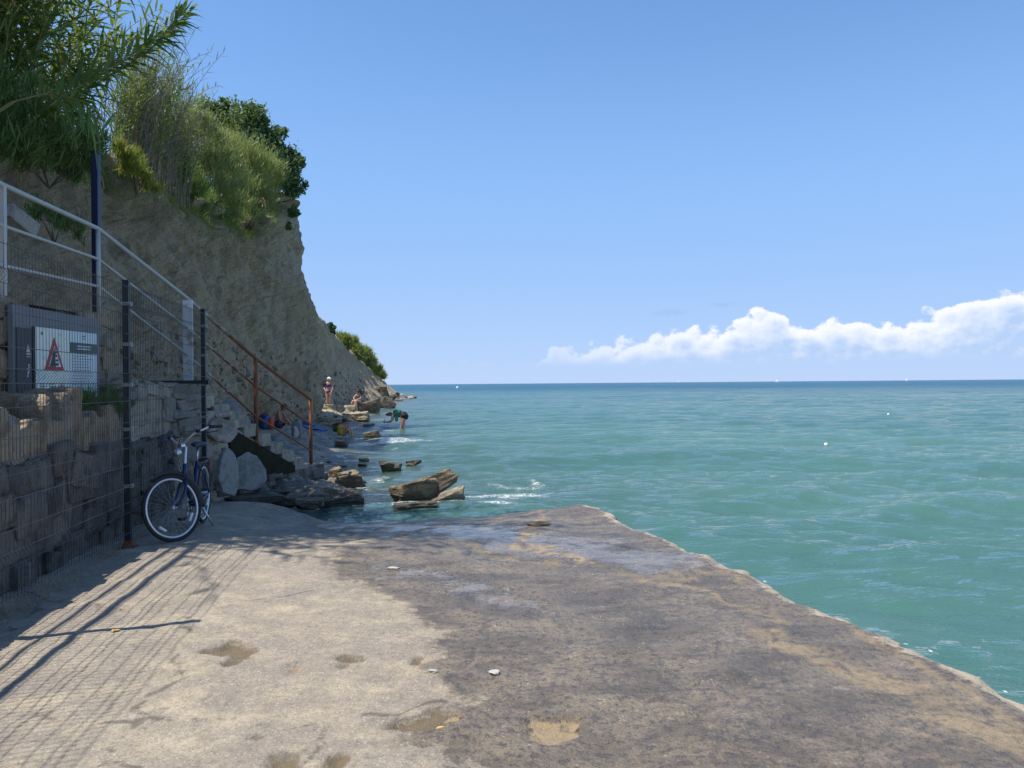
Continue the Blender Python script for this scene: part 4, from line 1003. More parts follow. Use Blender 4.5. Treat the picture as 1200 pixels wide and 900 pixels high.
# ------------------------------------------------------------------ rocks (photo pixel of the foot's middle, pixel width and height)
RK = []
def rock(px, py, w, h, seed, m, label, group=None, depth=.8, yaw=None, lay=.0, at=None, tilt=0.0, name='rock', sub=4, planes=11, sink=.18, rough=.055, boxy=None):
    p = hit(px, py) if at is None else np.asarray(at, float); s = p[1] / FOC
    dims = np.array([w * s, max(w * depth, h) * s, h * s * 1.25])
    big = w > 13
    V, T = rock_shape(seed, dims, planes, 5 if w > 28 else sub, rough, 0, lay, big if boxy is None else boxy)
    if tilt: V = V @ rot_axis((0, 1, 0), tilt).T
    V = V @ rotz((seed * 1.7) % .8 - .4 if yaw is None else yaw).T
    me = mesh_data(name, V, [T], True); me.set_sharp_from_angle(angle=math.radians(34))
    o = link(name, me, M[m]); p = p + [0, dims[1] * .35, 0]
    o.location = (p[0], p[1], p[2] + h * s * .5 - sink * h * s)
    RK.append((p, dims)); return tag(o, label, 'rock', group)
rock(488, 586, 60, 34, 5, 'rock_brown', 'large brown wedge shaped rock in the water just beyond the jetty, front of three', depth=.6, tilt=-.30, lay=.08, at=[*P(486, 586, 12.6)[:2], SEA], yaw=.35, sink=.34)
rock(500, 573, 78, 20, 12, 'rock_brown', 'long tilted rock slab behind the brown wedge rock, highest of the three', depth=.35, tilt=-.36, lay=.08, at=[*P(502, 570, 13.5)[:2], SEA], yaw=.35, sink=.0)
rock(526, 589, 46, 15, 17, 'rock_tan', 'small tilted slab at the seaward side of the brown wedge rock', depth=.4, tilt=-.42, lay=.06, at=[*P(525, 588, 12.3)[:2], SEA], yaw=.3, sink=.12)
rock(485, 599, 50, 12, 23, 'rock_brown', 'low wet rust brown rock at the foot of the wedge rock by the jetty', depth=.5, at=[*P(485, 599, 11.75)[:2], SEA], lay=.1)
rock(408, 572, 34, 20, 31, 'rock_brown', 'pointed brown rock in shallow water left of the wedge rock', depth=.7, tilt=-.2, lay=.08, planes=8)
rock(398, 591, 52, 19, 37, 'rock_dark', 'dark smooth rock at the jetty corner, nearest on the left', depth=.5, tilt=-.22, at=[*P(398, 589, 12.2)[:2], SEA - .02], planes=7, sink=.25)
rock(393, 561, 20, 14, 41, 'rock_brown', 'small brown rock behind the pointed rock on the left', depth=.8)
rock(374, 577, 44, 15, 43, 'rock_tan', 'layered cracked tan ledge at the end of the stair wall', depth=.8, lay=.2, at=[*P(376, 577, 13.0)[:2], -.28])
rock(350, 583, 40, 12, 47, 'rock_dark', 'flat dark rock against the footing of the stair wall', depth=.6, at=[*P(338, 584, 12.3)[:2], -.22])
rock(300, 586, 66, 12, 48, 'rock_dark', 'flat dark rock ledge below the pale leaning slabs', depth=.35, at=[*P(296, 586, 11.2)[:2], -.12], sink=.3)
for px, py, w, h, sd, mm_ in ((330, 592, 46, 12, 501, 'rock_dark'), (362, 593, 36, 10, 502, 'rock_dark'), (318, 583, 34, 11, 503, 'rock_brown'), (346, 586, 30, 10, 504, 'rock_brown'), (372, 586, 26, 9, 505, 'rock_brown'), (276, 592, 40, 9, 506, 'rock_dark'), (336, 578, 24, 9, 507, 'rock_dark'), (362, 571, 24, 9, 508, 'rock_tan'), (385, 580, 20, 8, 509, 'rock_tan')):
    q = G(px, py, -.20); rock(px, py, w, h, sd, mm_, 'flat broken rock in the dark ledge between jetty and stair wall', 'ledge rocks by the stair wall', .5, at=q, sink=.3, boxy=True, sub=4)
rock(457, 553, 30, 12, 53, 'rock_dark', 'low dark rock washed by ripples beyond the wedge rock', depth=.7)
rock(483, 545, 18, 6, 59, 'rock_dark', 'almost sunken rock seaward of the low dark rock', depth=.8)
rock(398, 524, 17, 9, 61, 'rock_brown', 'small rock in front of the child in yellow', depth=.8)
rock(435, 517, 20, 13, 67, 'rock_brown', 'brown rock standing in the foam near the bending bather', depth=.7, tilt=-.2)
rock(432, 502, 16, 6, 71, 'rock_dark', 'flat rock behind the foam between child and bending bather', depth=.8)
rock(397, 507, 15, 13, 73, 'rock_dark', 'dark rock behind the child in yellow', depth=.8)
rock(384, 498, 34, 10, 79, 'rock_tan', 'broad tan slab at the foot of the standing woman', depth=.8, lay=.05)
rock(417, 493, 34, 11, 83, 'rock_tan', 'broad flat tan slab below the seated sunbather', depth=.6, lay=.05)
rock(404, 494, 11, 5, 89, 'rock_tan', 'small pale stone left of the flat tan slab', depth=.8)
rock(396, 482, 14, 8, 97, 'rock_tan', 'rounded tan rock between standing woman and seated sunbather', depth=.9)
rock(409, 481, 16, 7, 99, 'rock_tan', 'flat rock carrying the feet of the seated sunbather', depth=.9)
rock(433, 484, 24, 17, 101, 'rock_brown', 'big rock with a yellowish sunny top beside the seated sunbather', depth=.8, tilt=-.15)
rock(453, 478, 20, 13, 103, 'rock_dark', 'dark slanting slab at the water behind the bending bather', depth=.7, tilt=.5)
rock(446, 467, 14, 17, 107, 'rock_brown', 'tall square dark block at the tip of the cliff foot', depth=.9, planes=7)
rock(436, 463, 13, 9, 109, 'rock_tan', 'tan ledge rock above the big sunny rock on the talus', depth=.9, lay=.05)
rock(425, 470, 12, 6, 113, 'rock_tan', 'tan boulder on the talus just above the seated sunbather', depth=.9)
rock(454, 464, 8, 6, 127, 'rock_tan', 'pale boulder seaward of the tall square block', depth=.9)
rock(463, 464, 10, 5, 131, 'rock_brown', 'brown boulder beside the pale boulder at the cliff point', depth=.9)
g = np.random.default_rng(77)
for i in range(16):
    px = 450 + 40 * g.random(); py = 466.3 + (px - 450) * -.02 + g.random() * 4.5
    rock(px, py, g.uniform(4, 9), g.uniform(2.5, 4.5), 200 + i, ['rock_tan', 'rock_brown', 'rock_dark'][i % 3], 'small boulder in the scatter of rocks running into the sea off the cliff point', 'boulders off the cliff point', .9, sub=3)
for i in range(14):
    px = 378 + 54 * g.random(); py = 481 + (436 - px) * .20 + g.uniform(-2, 6)
    rock(px, py, g.uniform(3, 7), g.uniform(2, 3.5), 300 + i, ['rock_tan', 'rock_brown', 'rock_tan'][i % 3], 'small stone among the rocks along the foot of the sunny talus', 'stones along the cliff foot', .9, sub=3)
for i in range(9):
    px = 376 + 50 * g.random(); py = 535 + 45 * g.random()
    rock(px, py, g.uniform(5, 11), g.uniform(2, 4.5), 400 + i, ['rock_brown', 'rock_dark'][i % 2], 'small wet stone in the shallows between stairs and wedge rock', 'stones in the shallows', .9, sub=3)
# pebbles nobody could count
mb = MB(); n = 700; V0, T0 = ico(2); g = np.random.default_rng(91)
yy = 12.5 + 45 * g.random(n) ** 1.6; xx = np.interp(yy, XSY, XSX) - (.1 + (2.2 + .01 * yy) * g.random(n)); zz = H(xx, yy)
for x, y, z in zip(xx, yy, zz):
    s_ = g.uniform(.015, .05) * (1 + y * .012); mb.add(V0 * np.array([s_, s_ * g.uniform(.6, 1), s_ * g.uniform(.3, .6)]) * (1 + .15 * g.normal(size=(len(V0), 1))) @ rotz(g.uniform(0, 3)).T + [x, y, z], None, T0, tint=g.random())
tag(mb.build('pebbles', M['pebble'], None, smooth=False), 'loose pebbles strewn over the wet beach shelf', kind='stuff')

mb = MB(); n = 1100; g = np.random.default_rng(93); V0, T0 = ico(1)
for i in range(n):
    c = cliff_at(14 + 60 * g.random() ** 1.5, .05 + 1.3 * g.random() ** 1.7); s_ = g.uniform(.02, .09) * (1 + c[1] * .012) * (2.2 if g.random() < .06 else 1)
    mb.add(V0 * s_ * g.uniform(.5, 1, 3) * (1 + .2 * g.normal(size=(len(V0), 1))) @ rotz(g.uniform(0, 3)).T + c, None, T0, tint=.55 * g.random())
tag(mb.build('scree', M['pebble'], None, smooth=False), 'loose scree scattered over the lower slope of the cliff', kind='stuff')
# small bits lying on the jetty
def bit(px, py, dims, seed, m, label, cat, name):
    p = G(px, py); p[2] = jetty_z(p[0], p[1]); V, T = rock_shape(seed, dims, 8, 3, .06)
    o = link(name, mesh_data(name, V, [T], False, dict(tint=np.full(len(V), .9))), M[m]); o.location = (p[0], p[1], p[2] + dims[2] * .3); tag(o, label, cat)
bit(580, 790, (.060, .05, .022), 3, 'white_stone', 'white stone lying alone on the wet concrete', 'stone', 'stone')
bit(461, 665, (.085, .05, .02), 6, 'white_stone', 'flat pale stone on the wet concrete near the dry edge', 'stone', 'stone')
bit(632, 615, (.20, .10, .05), 9, 'rock_dark', 'dark lump of stone on the far edge of the jetty', 'stone', 'stone')
bit(508, 788, (.05, .03, .02), 12, 'white_stone', 'small pale chip at the edge of the wet stain', 'stone', 'stone')
def leaf_(px, py, L, label):
    p = G(px, py); p[2] = jetty_z(p[0], p[1]) + .006
    O = np.array([[0, 0, 0.]]); V, Q, k = blades(O, np.array([[.9, .3, .18]]), np.array([L]), np.array([L * .6]), np.array([.15]), 6)
    Vb = V + [0, 0, .003]; q2 = np.concatenate([Q, Q + len(V)])
    o = link('leaf', mesh_data('leaf', np.concatenate([V, Vb]), [q2], True), M['leaf_yellow']); o.location = p; tag(o, label, 'leaf')
leaf_(130, 742, .06, 'yellow dry leaf on the sunny concrete beside the railing shadow')
leaf_(511, 851, .07, 'yellow leaf lying in the muddy hollow at the wet edge')

# ------------------------------------------------------------------ people
def limb_mesh(name, pts, edges, rad, m, parent, sub=2):
    me = bpy.data.meshes.new(name); me.from_pydata([tuple(map(float, p)) for p in pts], edges, [])
    o = bpy.data.objects.new(name, me); COL.objects.link(o)
    md = o.modifiers.new('skin', 'SKIN'); md.use_smooth_shade = True; md.branch_smoothing = .6
    for v, r in zip(me.skin_vertices[0].data, rad): v.radius = (r, r) if np.isscalar(r) else r
    me.skin_vertices[0].data[0].use_root = True
    s_ = o.modifiers.new('sub', 'SUBSURF'); s_.levels = sub; s_.render_levels = sub
    bpy.context.view_layer.update()
    dg = bpy.context.evaluated_depsgraph_get(); nm = bpy.data.meshes.new_from_object(o.evaluated_get(dg))
    bpy.data.objects.remove(o); bpy.data.meshes.remove(me); nm.name = name
    nm.materials.clear(); nm.polygons.foreach_set('use_smooth', np.ones(len(nm.polygons), bool))
    return link(name, nm, m, parent)
def person(label, base, J, skin, fwd, scale=1.0):
    """J: joint positions in metres about the base (x right, y away, z up)"""
    root = empty('person', base, label, 'person')
    f = unit(fwd); pts, rad, ed, ix = [], [], [], {}
    def add(k, p, r, par=None):
        ix[k] = len(pts); pts.append(np.asarray(p, float) * scale)
        rad.append(r * scale if np.isscalar(r) else (r[0] * scale, r[1] * scale))
        if par is not None: ed.append((ix[par], ix[k]))
    add('pelvis', J['pelvis'], (.150, .115)); add('waist', J['waist'], (.125, .100), 'pelvis'); add('chest', J['chest'], (.155, .115), 'waist')
    add('neckbase', J['neckbase'], .075, 'chest'); add('neck', J['neck'], .055, 'neckbase')
    hd_ = np.asarray(J['head'], float); nk = np.asarray(J['neck'], float); ud = unit(hd_ - nk)
    add('head', hd_, (.092, .105), 'neck'); add('crown', hd_ + ud * .085, (.075, .085), 'head')
    add('nose', hd_ + f * .112 - ud * .01, .014, 'head')
    for s in 'LR':
        sh, el_, wr = [np.asarray(J[k + s], float) for k in ('sh', 'el', 'wr')]
        add('sh' + s, sh, .062, 'neckbase'); add('el' + s, el_, .043, 'sh' + s); add('wr' + s, wr, .029, 'el' + s)
        d = unit(wr - el_) if 'hand' + s not in J else unit(np.asarray(J['hand' + s]) - wr)
        sd = unit(np.cross(d, f + [.01, .02, .3])); add('pm' + s, wr + d * .07, (.040, .022), 'wr' + s)
        for q in range(4):
            a = wr + d * .105 + sd * (.030 - .02 * q); L = (.07, .085, .08, .06)[q]
            add(f'f{q}a{s}', a + d * L * .5, .0095, 'pm' + s); add(f'f{q}b{s}', a + d * L * .9 + f * .02, .0075, f'f{q}a{s}')
        add('t1' + s, wr + d * .05 + sd * .05, .011, 'pm' + s); add('t2' + s, wr + d * .09 + sd * .065, .009, 't1' + s)
        hp, kn, an, to = [np.asarray(J[k + s], float) for k in ('hp', 'kn', 'an', 'to')]
        add('hp' + s, hp, .098, 'pelvis'); add('th' + s, hp * .5 + kn * .5, .082, 'hp' + s); add('kn' + s, kn, .060, 'th' + s)
        add('cf' + s, kn * .65 + an * .35, .058, 'kn' + s); add('an' + s, an, .040, 'cf' + s); add('to' + s, to, (.045, .028), 'an' + s)
    b = limb_mesh('body', pts, ed, rad, M[skin], root)
    side = unit(np.cross(f, ud))
    for s in (-1, 1):
        mb = MB(); mb.ball((hd_ + f * .090 + side * .033 * s + ud * .012) * scale, .011 * scale, 1); mb.build('eye', M['black_plastic'], root, smooth=True)
        mb = MB(); mb.ball((hd_ + side * .098 * s - ud * .005) * scale, np.array([.02, .02, .03]) * scale, 1); mb.build('ear', M[skin], root, smooth=True)
    mb = MB(); mb.tube([(hd_ + f * .098 - ud * .045 - side * .022) * scale, (hd_ + f * .104 - ud * .048) * scale, (hd_ + f * .098 - ud * .045 + side * .022) * scale], .006 * scale, 5); mb.build('mouth', M['cloth_red'], root)
    return root, hd_ * scale, f, ud
def hair(root, h, f, ud, m, long=.0, bun=False, name='hair'):
    mb = MB(); V, T = ico(3); side = unit(np.cross(f, ud)); B = np.stack([side, f, ud], 1)
    X = V * [.112, .118, .115]; X = X * (1 + .05 * fbm(V[:, 0] * 6, V[:, 1] * 6, V[:, 2] * 6, 3))[:, None]
    X[:, 1] = np.where(X[:, 2] < .02, np.minimum(X[:, 1], .035), np.minimum(X[:, 1], .10)); mb.add(X @ B.T + h + ud * .030 - f * .022, None, T)
    if bun: mb.ball(h + ud * .06 - f * .14, (.06, .06, .055), 2)
    if long: mb.tube([h - f * .09 + ud * .02, h - f * .11 - [0, 0, long * .6], h - f * .10 - [0, 0, long]], [.07, .06, .02], 10, flat=(1.3, .7))
    mb.build(name, M[m], root, smooth=True)
def sleeve(root, name, m, pts, rad, flat=None, n=16):
    mb = MB(); mb.tube(pts, rad, n, cap=False, flat=flat); o = mb.build(name, m if not isinstance(m, str) else M[m], root, smooth=True)
    sd = o.modifiers.new('thick', 'SOLIDIFY'); sd.thickness = .008; sd.offset = 1; return o
A3 = lambda *a: np.array(a, float)
# 1 standing woman in a purple bikini
p = P(385, 477.5, 43)
rock(385, 483, 20, 9, 171, 'rock_tan', 'rock the standing woman stands on', depth=.8, at=[p[0], p[1] - .35, p[2] - .26], sink=0)
J = dict(pelvis=A3(0,0,.90), waist=A3(.0,0,1.05), chest=A3(.01,0,1.22), neckbase=A3(.02,0,1.36), neck=A3(.03,-.005,1.43), head=A3(.045,-.02,1.53),
 shL=A3(-.15,.02,1.34), elL=A3(-.27,.05,1.10), wrL=A3(-.15,-.05,.95), handL=A3(-.08,-.10,.90), shR=A3(.18,.0,1.33), elR=A3(.25,-.02,1.08), wrR=A3(.20,-.12,.88), hpL=A3(-.08,0,.86), knL=A3(-.06,-.03,.47), anL=A3(-.07,.03,.08), toL=A3(-.09,-.13,.03),
 hpR=A3(.09,0,.86), knR=A3(.06,-.02,.47), anR=A3(.06,.04,.08), toR=A3(.08,-.12,.03))
w1, h, f, ud = person('woman in a purple bikini and white cap standing with a hand on her hip', p, J, 'skin', (.45, -.9, -.1), 1.02)
hair(w1, h, f, ud, 'cap_white', name='cap'); mb = MB(); mb.ball(h + f * .13 + ud * .05, (.08, .075, .012), 2); mb.build('cap_brim', M['cap_white'], w1, smooth=True)
sleeve(w1, 'bikini_top', 'bikini_purple', [(.01,0,1.17), (.01,-.004,1.21), (.012,-.004,1.26), (.015,0,1.29)], [.136, .150, .150, .135], (1.04, .86)); sleeve(w1, 'bikini_bottom', 'bikini_purple', [(0,0,.83), (0,0,.88), (0,0,.95)], [.140, .160, .150], (1.08, .86))
# 2 sunbather seated on a rock
p = hit(416, 480.5) + [0, .5, 0]; p[2] += .10
J = dict(pelvis=A3(.18,.05,.42), waist=A3(.19,.04,.56), chest=A3(.16,.0,.74), neckbase=A3(.13,-.03,.88), neck=A3(.12,-.05,.95), head=A3(.10,-.09,1.04), shL=A3(-.01,-.02,.86), elL=A3(-.15,-.16,.68), wrL=A3(-.08,-.30,.55), shR=A3(.27,.0,.86), elR=A3(.30,-.17,.64), wrR=A3(.08,-.26,.58),
 hpL=A3(.10,.0,.40), knL=A3(-.16,-.34,.50), anL=A3(-.34,-.42,.10), toL=A3(-.44,-.54,.05), hpR=A3(.27,.0,.40), knR=A3(.08,-.40,.52), anR=A3(-.10,-.48,.10), toR=A3(-.20,-.60,.05))
w2, h, f, ud = person('sunbather with brown hair sitting on rocks with bent knees', p, J, 'skin', (-.5, -.8, -.25))
hair(w2, h, f, ud, 'hair_brown', .22); sleeve(w2, 'bikini_top', 'bikini_dark', [(.175,.02,.67), (.165,.005,.72), (.155,-.005,.79)], [.140, .155, .140], (1.04, .86)); sleeve(w2, 'bikini_bottom', 'bikini_dark', [(.18,.05,.36), (.18,.05,.42), (.185,.05,.49)], [.15, .165, .145], (1.1, .9))
rock(418, 482, 14, 8, 98, 'rock_brown', 'rock the seated sunbather sits on', depth=.9, at=[p[0] + .2, p[1] - .05, p[2] - .12], sink=0)
# 3 bather bending over in the water
p = P(468.5, 501, 34); p[2] = SEA
J = dict(pelvis=A3(.20,.0,.56), waist=A3(.03,.0,.66), chest=A3(-.15,.0,.66), neckbase=A3(-.30,.0,.62), neck=A3(-.37,.0,.62), head=A3(-.47,-.01,.63), shL=A3(-.29,-.15,.58), elL=A3(-.33,-.20,.32), wrL=A3(-.57,-.14,.28), handL=A3(-.66,-.12,.30), shR=A3(-.29,.15,.58), elR=A3(-.36,.20,.33), wrR=A3(-.57,.08,.29), handR=A3(-.66,.04,.31),
 hpL=A3(.20,-.085,.52), knL=A3(.06,-.10,.08), anL=A3(.10,-.10,-.36), toL=A3(-.05,-.12,-.40), hpR=A3(.20,.085,.52), knR=A3(.12,.10,.08), anR=A3(.20,.10,-.36), toR=A3(.05,.12,-.40))
w3, h, f, ud = person('bather in green top and black shorts bending over in knee deep water holding a phone', p, J, 'skin_red', (-.75, 0, -.66))
hair(w3, h, f, ud, 'hair_red'); sleeve(w3, 'top', 'cloth_green', [(.06,0,.65), (-.05,0,.665), (-.15,0,.665), (-.25,0,.64)], [.145, .150, .160, .14], (1.1, 1.05))
mb = MB(); mb.prism([(-.20, .60), (-.03, .62), (-.05, .36), (-.10, .30), (-.18, .34)], [(1,0,0), (0,0,1), (0,1,0), (0,-.17,0)], .02); mb.build('strap', M['cloth_green'], w3)
mb = MB(); mb.prism([(.02, .60), (.06, .60), (.16, .38), (.10, .42)], [(1,0,0), (0,0,1), (0,1,0), (0,-.17,0)], .02); mb.build('belt', M['cloth_red'], w3)
sleeve(w3, 'shorts', 'cloth_black', [(.09,0,.63), (.18,0,.585), (.235,0,.53), (.20,0,.46)], [.14, .170, .165, .145], (1.1, 1.0))
ph = MB(); ph.box((0, 0, 0), (.012, .075, .15)); o = ph.build('phone', M['black_plastic'], bevel=.003); o.location = (p[0] - .67, p[1] + .0, p[2] + .37); tag(o, 'dark phone held by the bending bather over the water', 'phone')
# 4 child in yellow sitting at the water's edge
p = hit(404, 512.5)
J = dict(pelvis=A3(-.10,.0,.12), waist=A3(-.12,-.01,.24), chest=A3(-.10,-.03,.38), neckbase=A3(-.05,-.05,.50), neck=A3(-.02,-.06,.55), head=A3(.03,-.07,.62), shL=A3(-.16,-.10,.47), elL=A3(.0,-.22,.36), wrL=A3(.12,-.20,.46), shR=A3(.03,.02,.47), elR=A3(.14,-.05,.33), wrR=A3(.18,-.10,.45),
 hpL=A3(-.08,-.09,.12), knL=A3(.20,-.18,.36), anL=A3(.26,-.16,.06), toL=A3(.38,-.20,.04), hpR=A3(-.06,.07,.12), knR=A3(.24,.04,.36), anR=A3(.30,.04,.06), toR=A3(.42,.02,.04))
w4, h, f, ud = person('child in a yellow vest sitting at the waterline hugging bent knees', p, J, 'skin', (.8, -.3, -.55), .92)
hair(w4, h, f, ud, 'hair_brown'); sleeve(w4, 'vest', 'cloth_yellow', [(-.10,0,.10), (-.115,-.01,.22), (-.10,-.03,.36), (-.065,-.05,.45)], [.165, .165, .165, .12], (1.0, .95)); 
# 5 dark haired person sitting in the shade
p = hit(329, 501.5)
J = dict(pelvis=A3(-.14,.0,.13), waist=A3(-.13,-.01,.28), chest=A3(-.06,-.02,.46), neckbase=A3(.02,-.04,.60), neck=A3(.07,-.05,.66), head=A3(.14,-.07,.74), shL=A3(-.02,-.18,.57), elL=A3(.05,-.26,.30), wrL=A3(.22,-.20,.20), shR=A3(.04,.12,.57), elR=A3(.15,.14,.32), wrR=A3(.30,.04,.24),
 hpL=A3(-.12,-.09,.12), knL=A3(.26,-.20,.34), anL=A3(.50,-.22,.06), toL=A3(.62,-.26,.05), hpR=A3(-.12,.09,.12), knR=A3(.30,.05,.36), anR=A3(.55,.04,.06), toR=A3(.68,.02,.05))
w5, h, f, ud = person('dark haired person sitting in the cliff shade leaning forward over bent legs', p, J, 'skin_tan', (.75, -.35, -.5))
hair(w5, h, f, ud, 'hair_dark'); sleeve(w5, 'shorts', 'cloth_navy', [(-.12,0,.24), (-.13,0,.14), (-.06,-.02,.12), (.05,-.05,.2)], [.15, .17, .18, .15], (1.15, .9))
# beach things
def bag(px, py, w, h_, panels, label, cat='bag', name='beach_bag'):
    p = hit(px, py); s = p[1] / FOC; r = empty(name, p, label, cat); W_, Hh = w * s, h_ * s
    for k, (nm, m, x0, x1) in enumerate(panels):
        mb = MB(); V, T = ico(3); X = np.sign(V) * np.abs(V) ** .55; X[:, 0] = x0 + (x1 - x0) * (X[:, 0] + 1) / 2
        X = np.stack([X[:, 0] * W_, X[:, 1] * W_ * .32, (X[:, 2] * .5 + .5) * Hh * (1 - .10 * k)], 1) * (1 + .07 * fbm(V[:, 0] * 2 + k, V[:, 1] * 2, V[:, 2] * 2, 3))[:, None]
        mb.add(X, None, T); mb.build(nm, M[m], r, smooth=True)
    mb = MB(); a = np.linspace(0, math.pi, 9); mb.tube([(W_ * .2 * math.cos(t_), -.05, Hh * .9 + W_ * .22 * math.sin(t_)) for t_ in a], .012, 6); mb.build('handle', M['cloth_black'], r); return r
bag(312, 503, 17, 17, [('body', 'cloth_navy', -.5, .15), ('side_panel', 'cloth_blue', -.2, .25), ('end_panel', 'cloth_red', .16, .5)], 'bulging navy, blue and orange beach bag behind the rusty rail post')
bag(288, 499, 16, 11, [('body', 'cloth_navy', -.5, .5)], 'dark navy bag lying in the shade left of the rusty rail post')
bag(348, 514, 12, 21, [('body', 'cloth_grey', -.5, .5), ('top_flap', 'cloth_white', -.45, .4)], 'grey and white rucksack standing at the edge of the beach shelf', 'rucksack', 'rucksack')
def towel(px, py, w, d, m, label, lump=.05, cat='towel', name='towel'):
    p = hit(px, py); s = p[1] / FOC; n = 26; a = np.linspace(-.5, .5, n); X_, Y2 = np.meshgrid(a * w * s, a * d, indexing='ij')
    z = H(X_ + p[0], Y2 + p[1]) - p[2] + .03 + lump * (.5 + .5 * fbm(X_ * 4 + 3, Y2 * 4, 1, 3)) * (1 - 1.6 * np.maximum(abs(a[:, None]), abs(a[None]))) + lump * .3
    ix = np.arange(n * n).reshape(n, n); Q = np.stack([ix[:-1, :-1], ix[1:, :-1], ix[1:, 1:], ix[:-1, 1:]], -1).reshape(-1, 4)
    o = link(name, mesh_data(name, np.stack([X_, Y2, z], -1).reshape(-1, 3), [Q], True), M[m]); o.location = p
    sd = o.modifiers.new('thick', 'SOLIDIFY'); sd.thickness = .02; return tag(o, label, cat)
towel(369, 503, 26, 1.5, 'cloth_blue', 'blue beach towel spread on the shelf below the tan slab')
towel(360, 499, 14, .9, 'cloth_navy', 'dark navy towel crumpled beside the blue towel', .12)
towel(354, 485, 15, .9, 'cloth_purple', 'purple towel heaped on the slope behind the rail end', .42)
towel(349, 484.5, 8, .6, 'cloth_pink', 'pink cloth lying on the left of the purple towel', .45)

# ------------------------------------------------------------------ boats and buoys
def sailboat(px, hull, Hm, Y, label, jib=True, lean=0.0):
    p = P(px, 449, Y); p[2] = SEA
    r = empty('sailboat', p, label, 'sailboat', 'sailboats on the horizon', -.75)
    secs = []; n = 9
    for i, x in enumerate(np.linspace(-.5, .5, n)):
        b = .16 * hull * (1 - max(0, (x + .1) / .6) ** 2) ** .8 * (1 if x > -.45 else .8) + .01
        secs.append([[x * hull, b * math.cos(a), .12 * hull * .5 * (1 + .25 * x) - .10 * hull * math.sin(a)] for a in np.linspace(0, math.pi, 9)])
    V = np.array(secs); ix = np.arange(n * 9).reshape(n, 9); Q = np.stack([ix[:-1, :-1], ix[1:, :-1], ix[1:, 1:], ix[:-1, 1:]], -1).reshape(-1, 4)
    deck = np.stack([ix[:-1, 0], ix[:-1, -1], ix[1:, -1], ix[1:, 0]], -1)
    me = mesh_data('hull', V.reshape(-1, 3), [np.concatenate([Q, deck])], True); link('hull', me, M['hull_white'], r)
    mb = MB(); mb.cyl((.05 * hull, 0, 0), (.05 * hull, 0, Hm), .09, 8); mb.cyl((.05 * hull, 0, 1.4), (-.4 * hull, 0, 1.5), .06, 8); mb.build('mast', M['alloy'], r)
    def sail(a, b, c, nm):
        m_ = 8; pts, qs = [], []
        a, b, c = map(np.array, (a, b, c))
        for i in range(m_ + 1):
            for j in range(m_ + 1):
                u_, v_ = i / m_, j / m_; q = (a * (1 - u_) + b * u_) * (1 - v_) + c * v_; q = q + np.array([0, .08 * hull * math.sin(math.pi * u_) * (1 - v_), 0]); pts.append(q)
        ix = np.arange((m_ + 1) ** 2).reshape(m_ + 1, -1); Q = np.stack([ix[:-1, :-1], ix[1:, :-1], ix[1:, 1:], ix[:-1, 1:]], -1).reshape(-1, 4)
        o = link(nm, mesh_data(nm, np.array(pts), [Q], True), M['sail_white'], r); k = o.modifiers.new('thick', 'SOLIDIFY'); k.thickness = .03
    sail((.03 * hull, 0, 1.7), (-.4 * hull, 0, 1.7), (.03 * hull, 0, Hm * .97), 'mainsail')
    if jib: sail((.48 * hull, 0, 1.0), (.08 * hull, 0, 1.3), (.07 * hull, 0, Hm * .9), 'jib')
sailboat(795, 8, 15.0, 2600, 'distant white sailboat on the horizon, leftmost of three', False)
sailboat(910, 11, 11, 2100, 'distant sailboat with a broad dark hull line, middle one on the horizon')
sailboat(1062, 9, 13, 2500, 'distant white sailboat on the horizon, rightmost of three')
def buoy(px, py, r, label, pole=False):
    p = P(px, py, 1); d = ray(px, py); t_ = (SEA - CAM_Z) / d[2]; p = d * t_; p[2] = SEA
    b = empty('buoy', p, label, 'buoy', 'white buoys')
    mb = MB(); mb.ball((0, 0, r * .7), (r, r, r * 1.05), 3); mb.build('float', M['buoy_white'], b, smooth=True)
    mb = MB(); mb.torus((0, 0, r * 1.85), (0, 1, 0), r * .22, r * .07, 14, 6); mb.cyl((0, 0, r * 1.5), (0, 0, r * 1.75), r * .2, 8); mb.build('ring', M['clamp_grey'], b)
buoy(968, 522.5, .055, 'small white buoy bobbing in the green water on the right, nearest of the buoys')
buoy(1041, 486.5, .06, 'tiny pale buoy farther out right of the nearest buoy')
buoy(536, 455.5, .55, 'white buoy far out left, below the horizon beyond the cliff point')
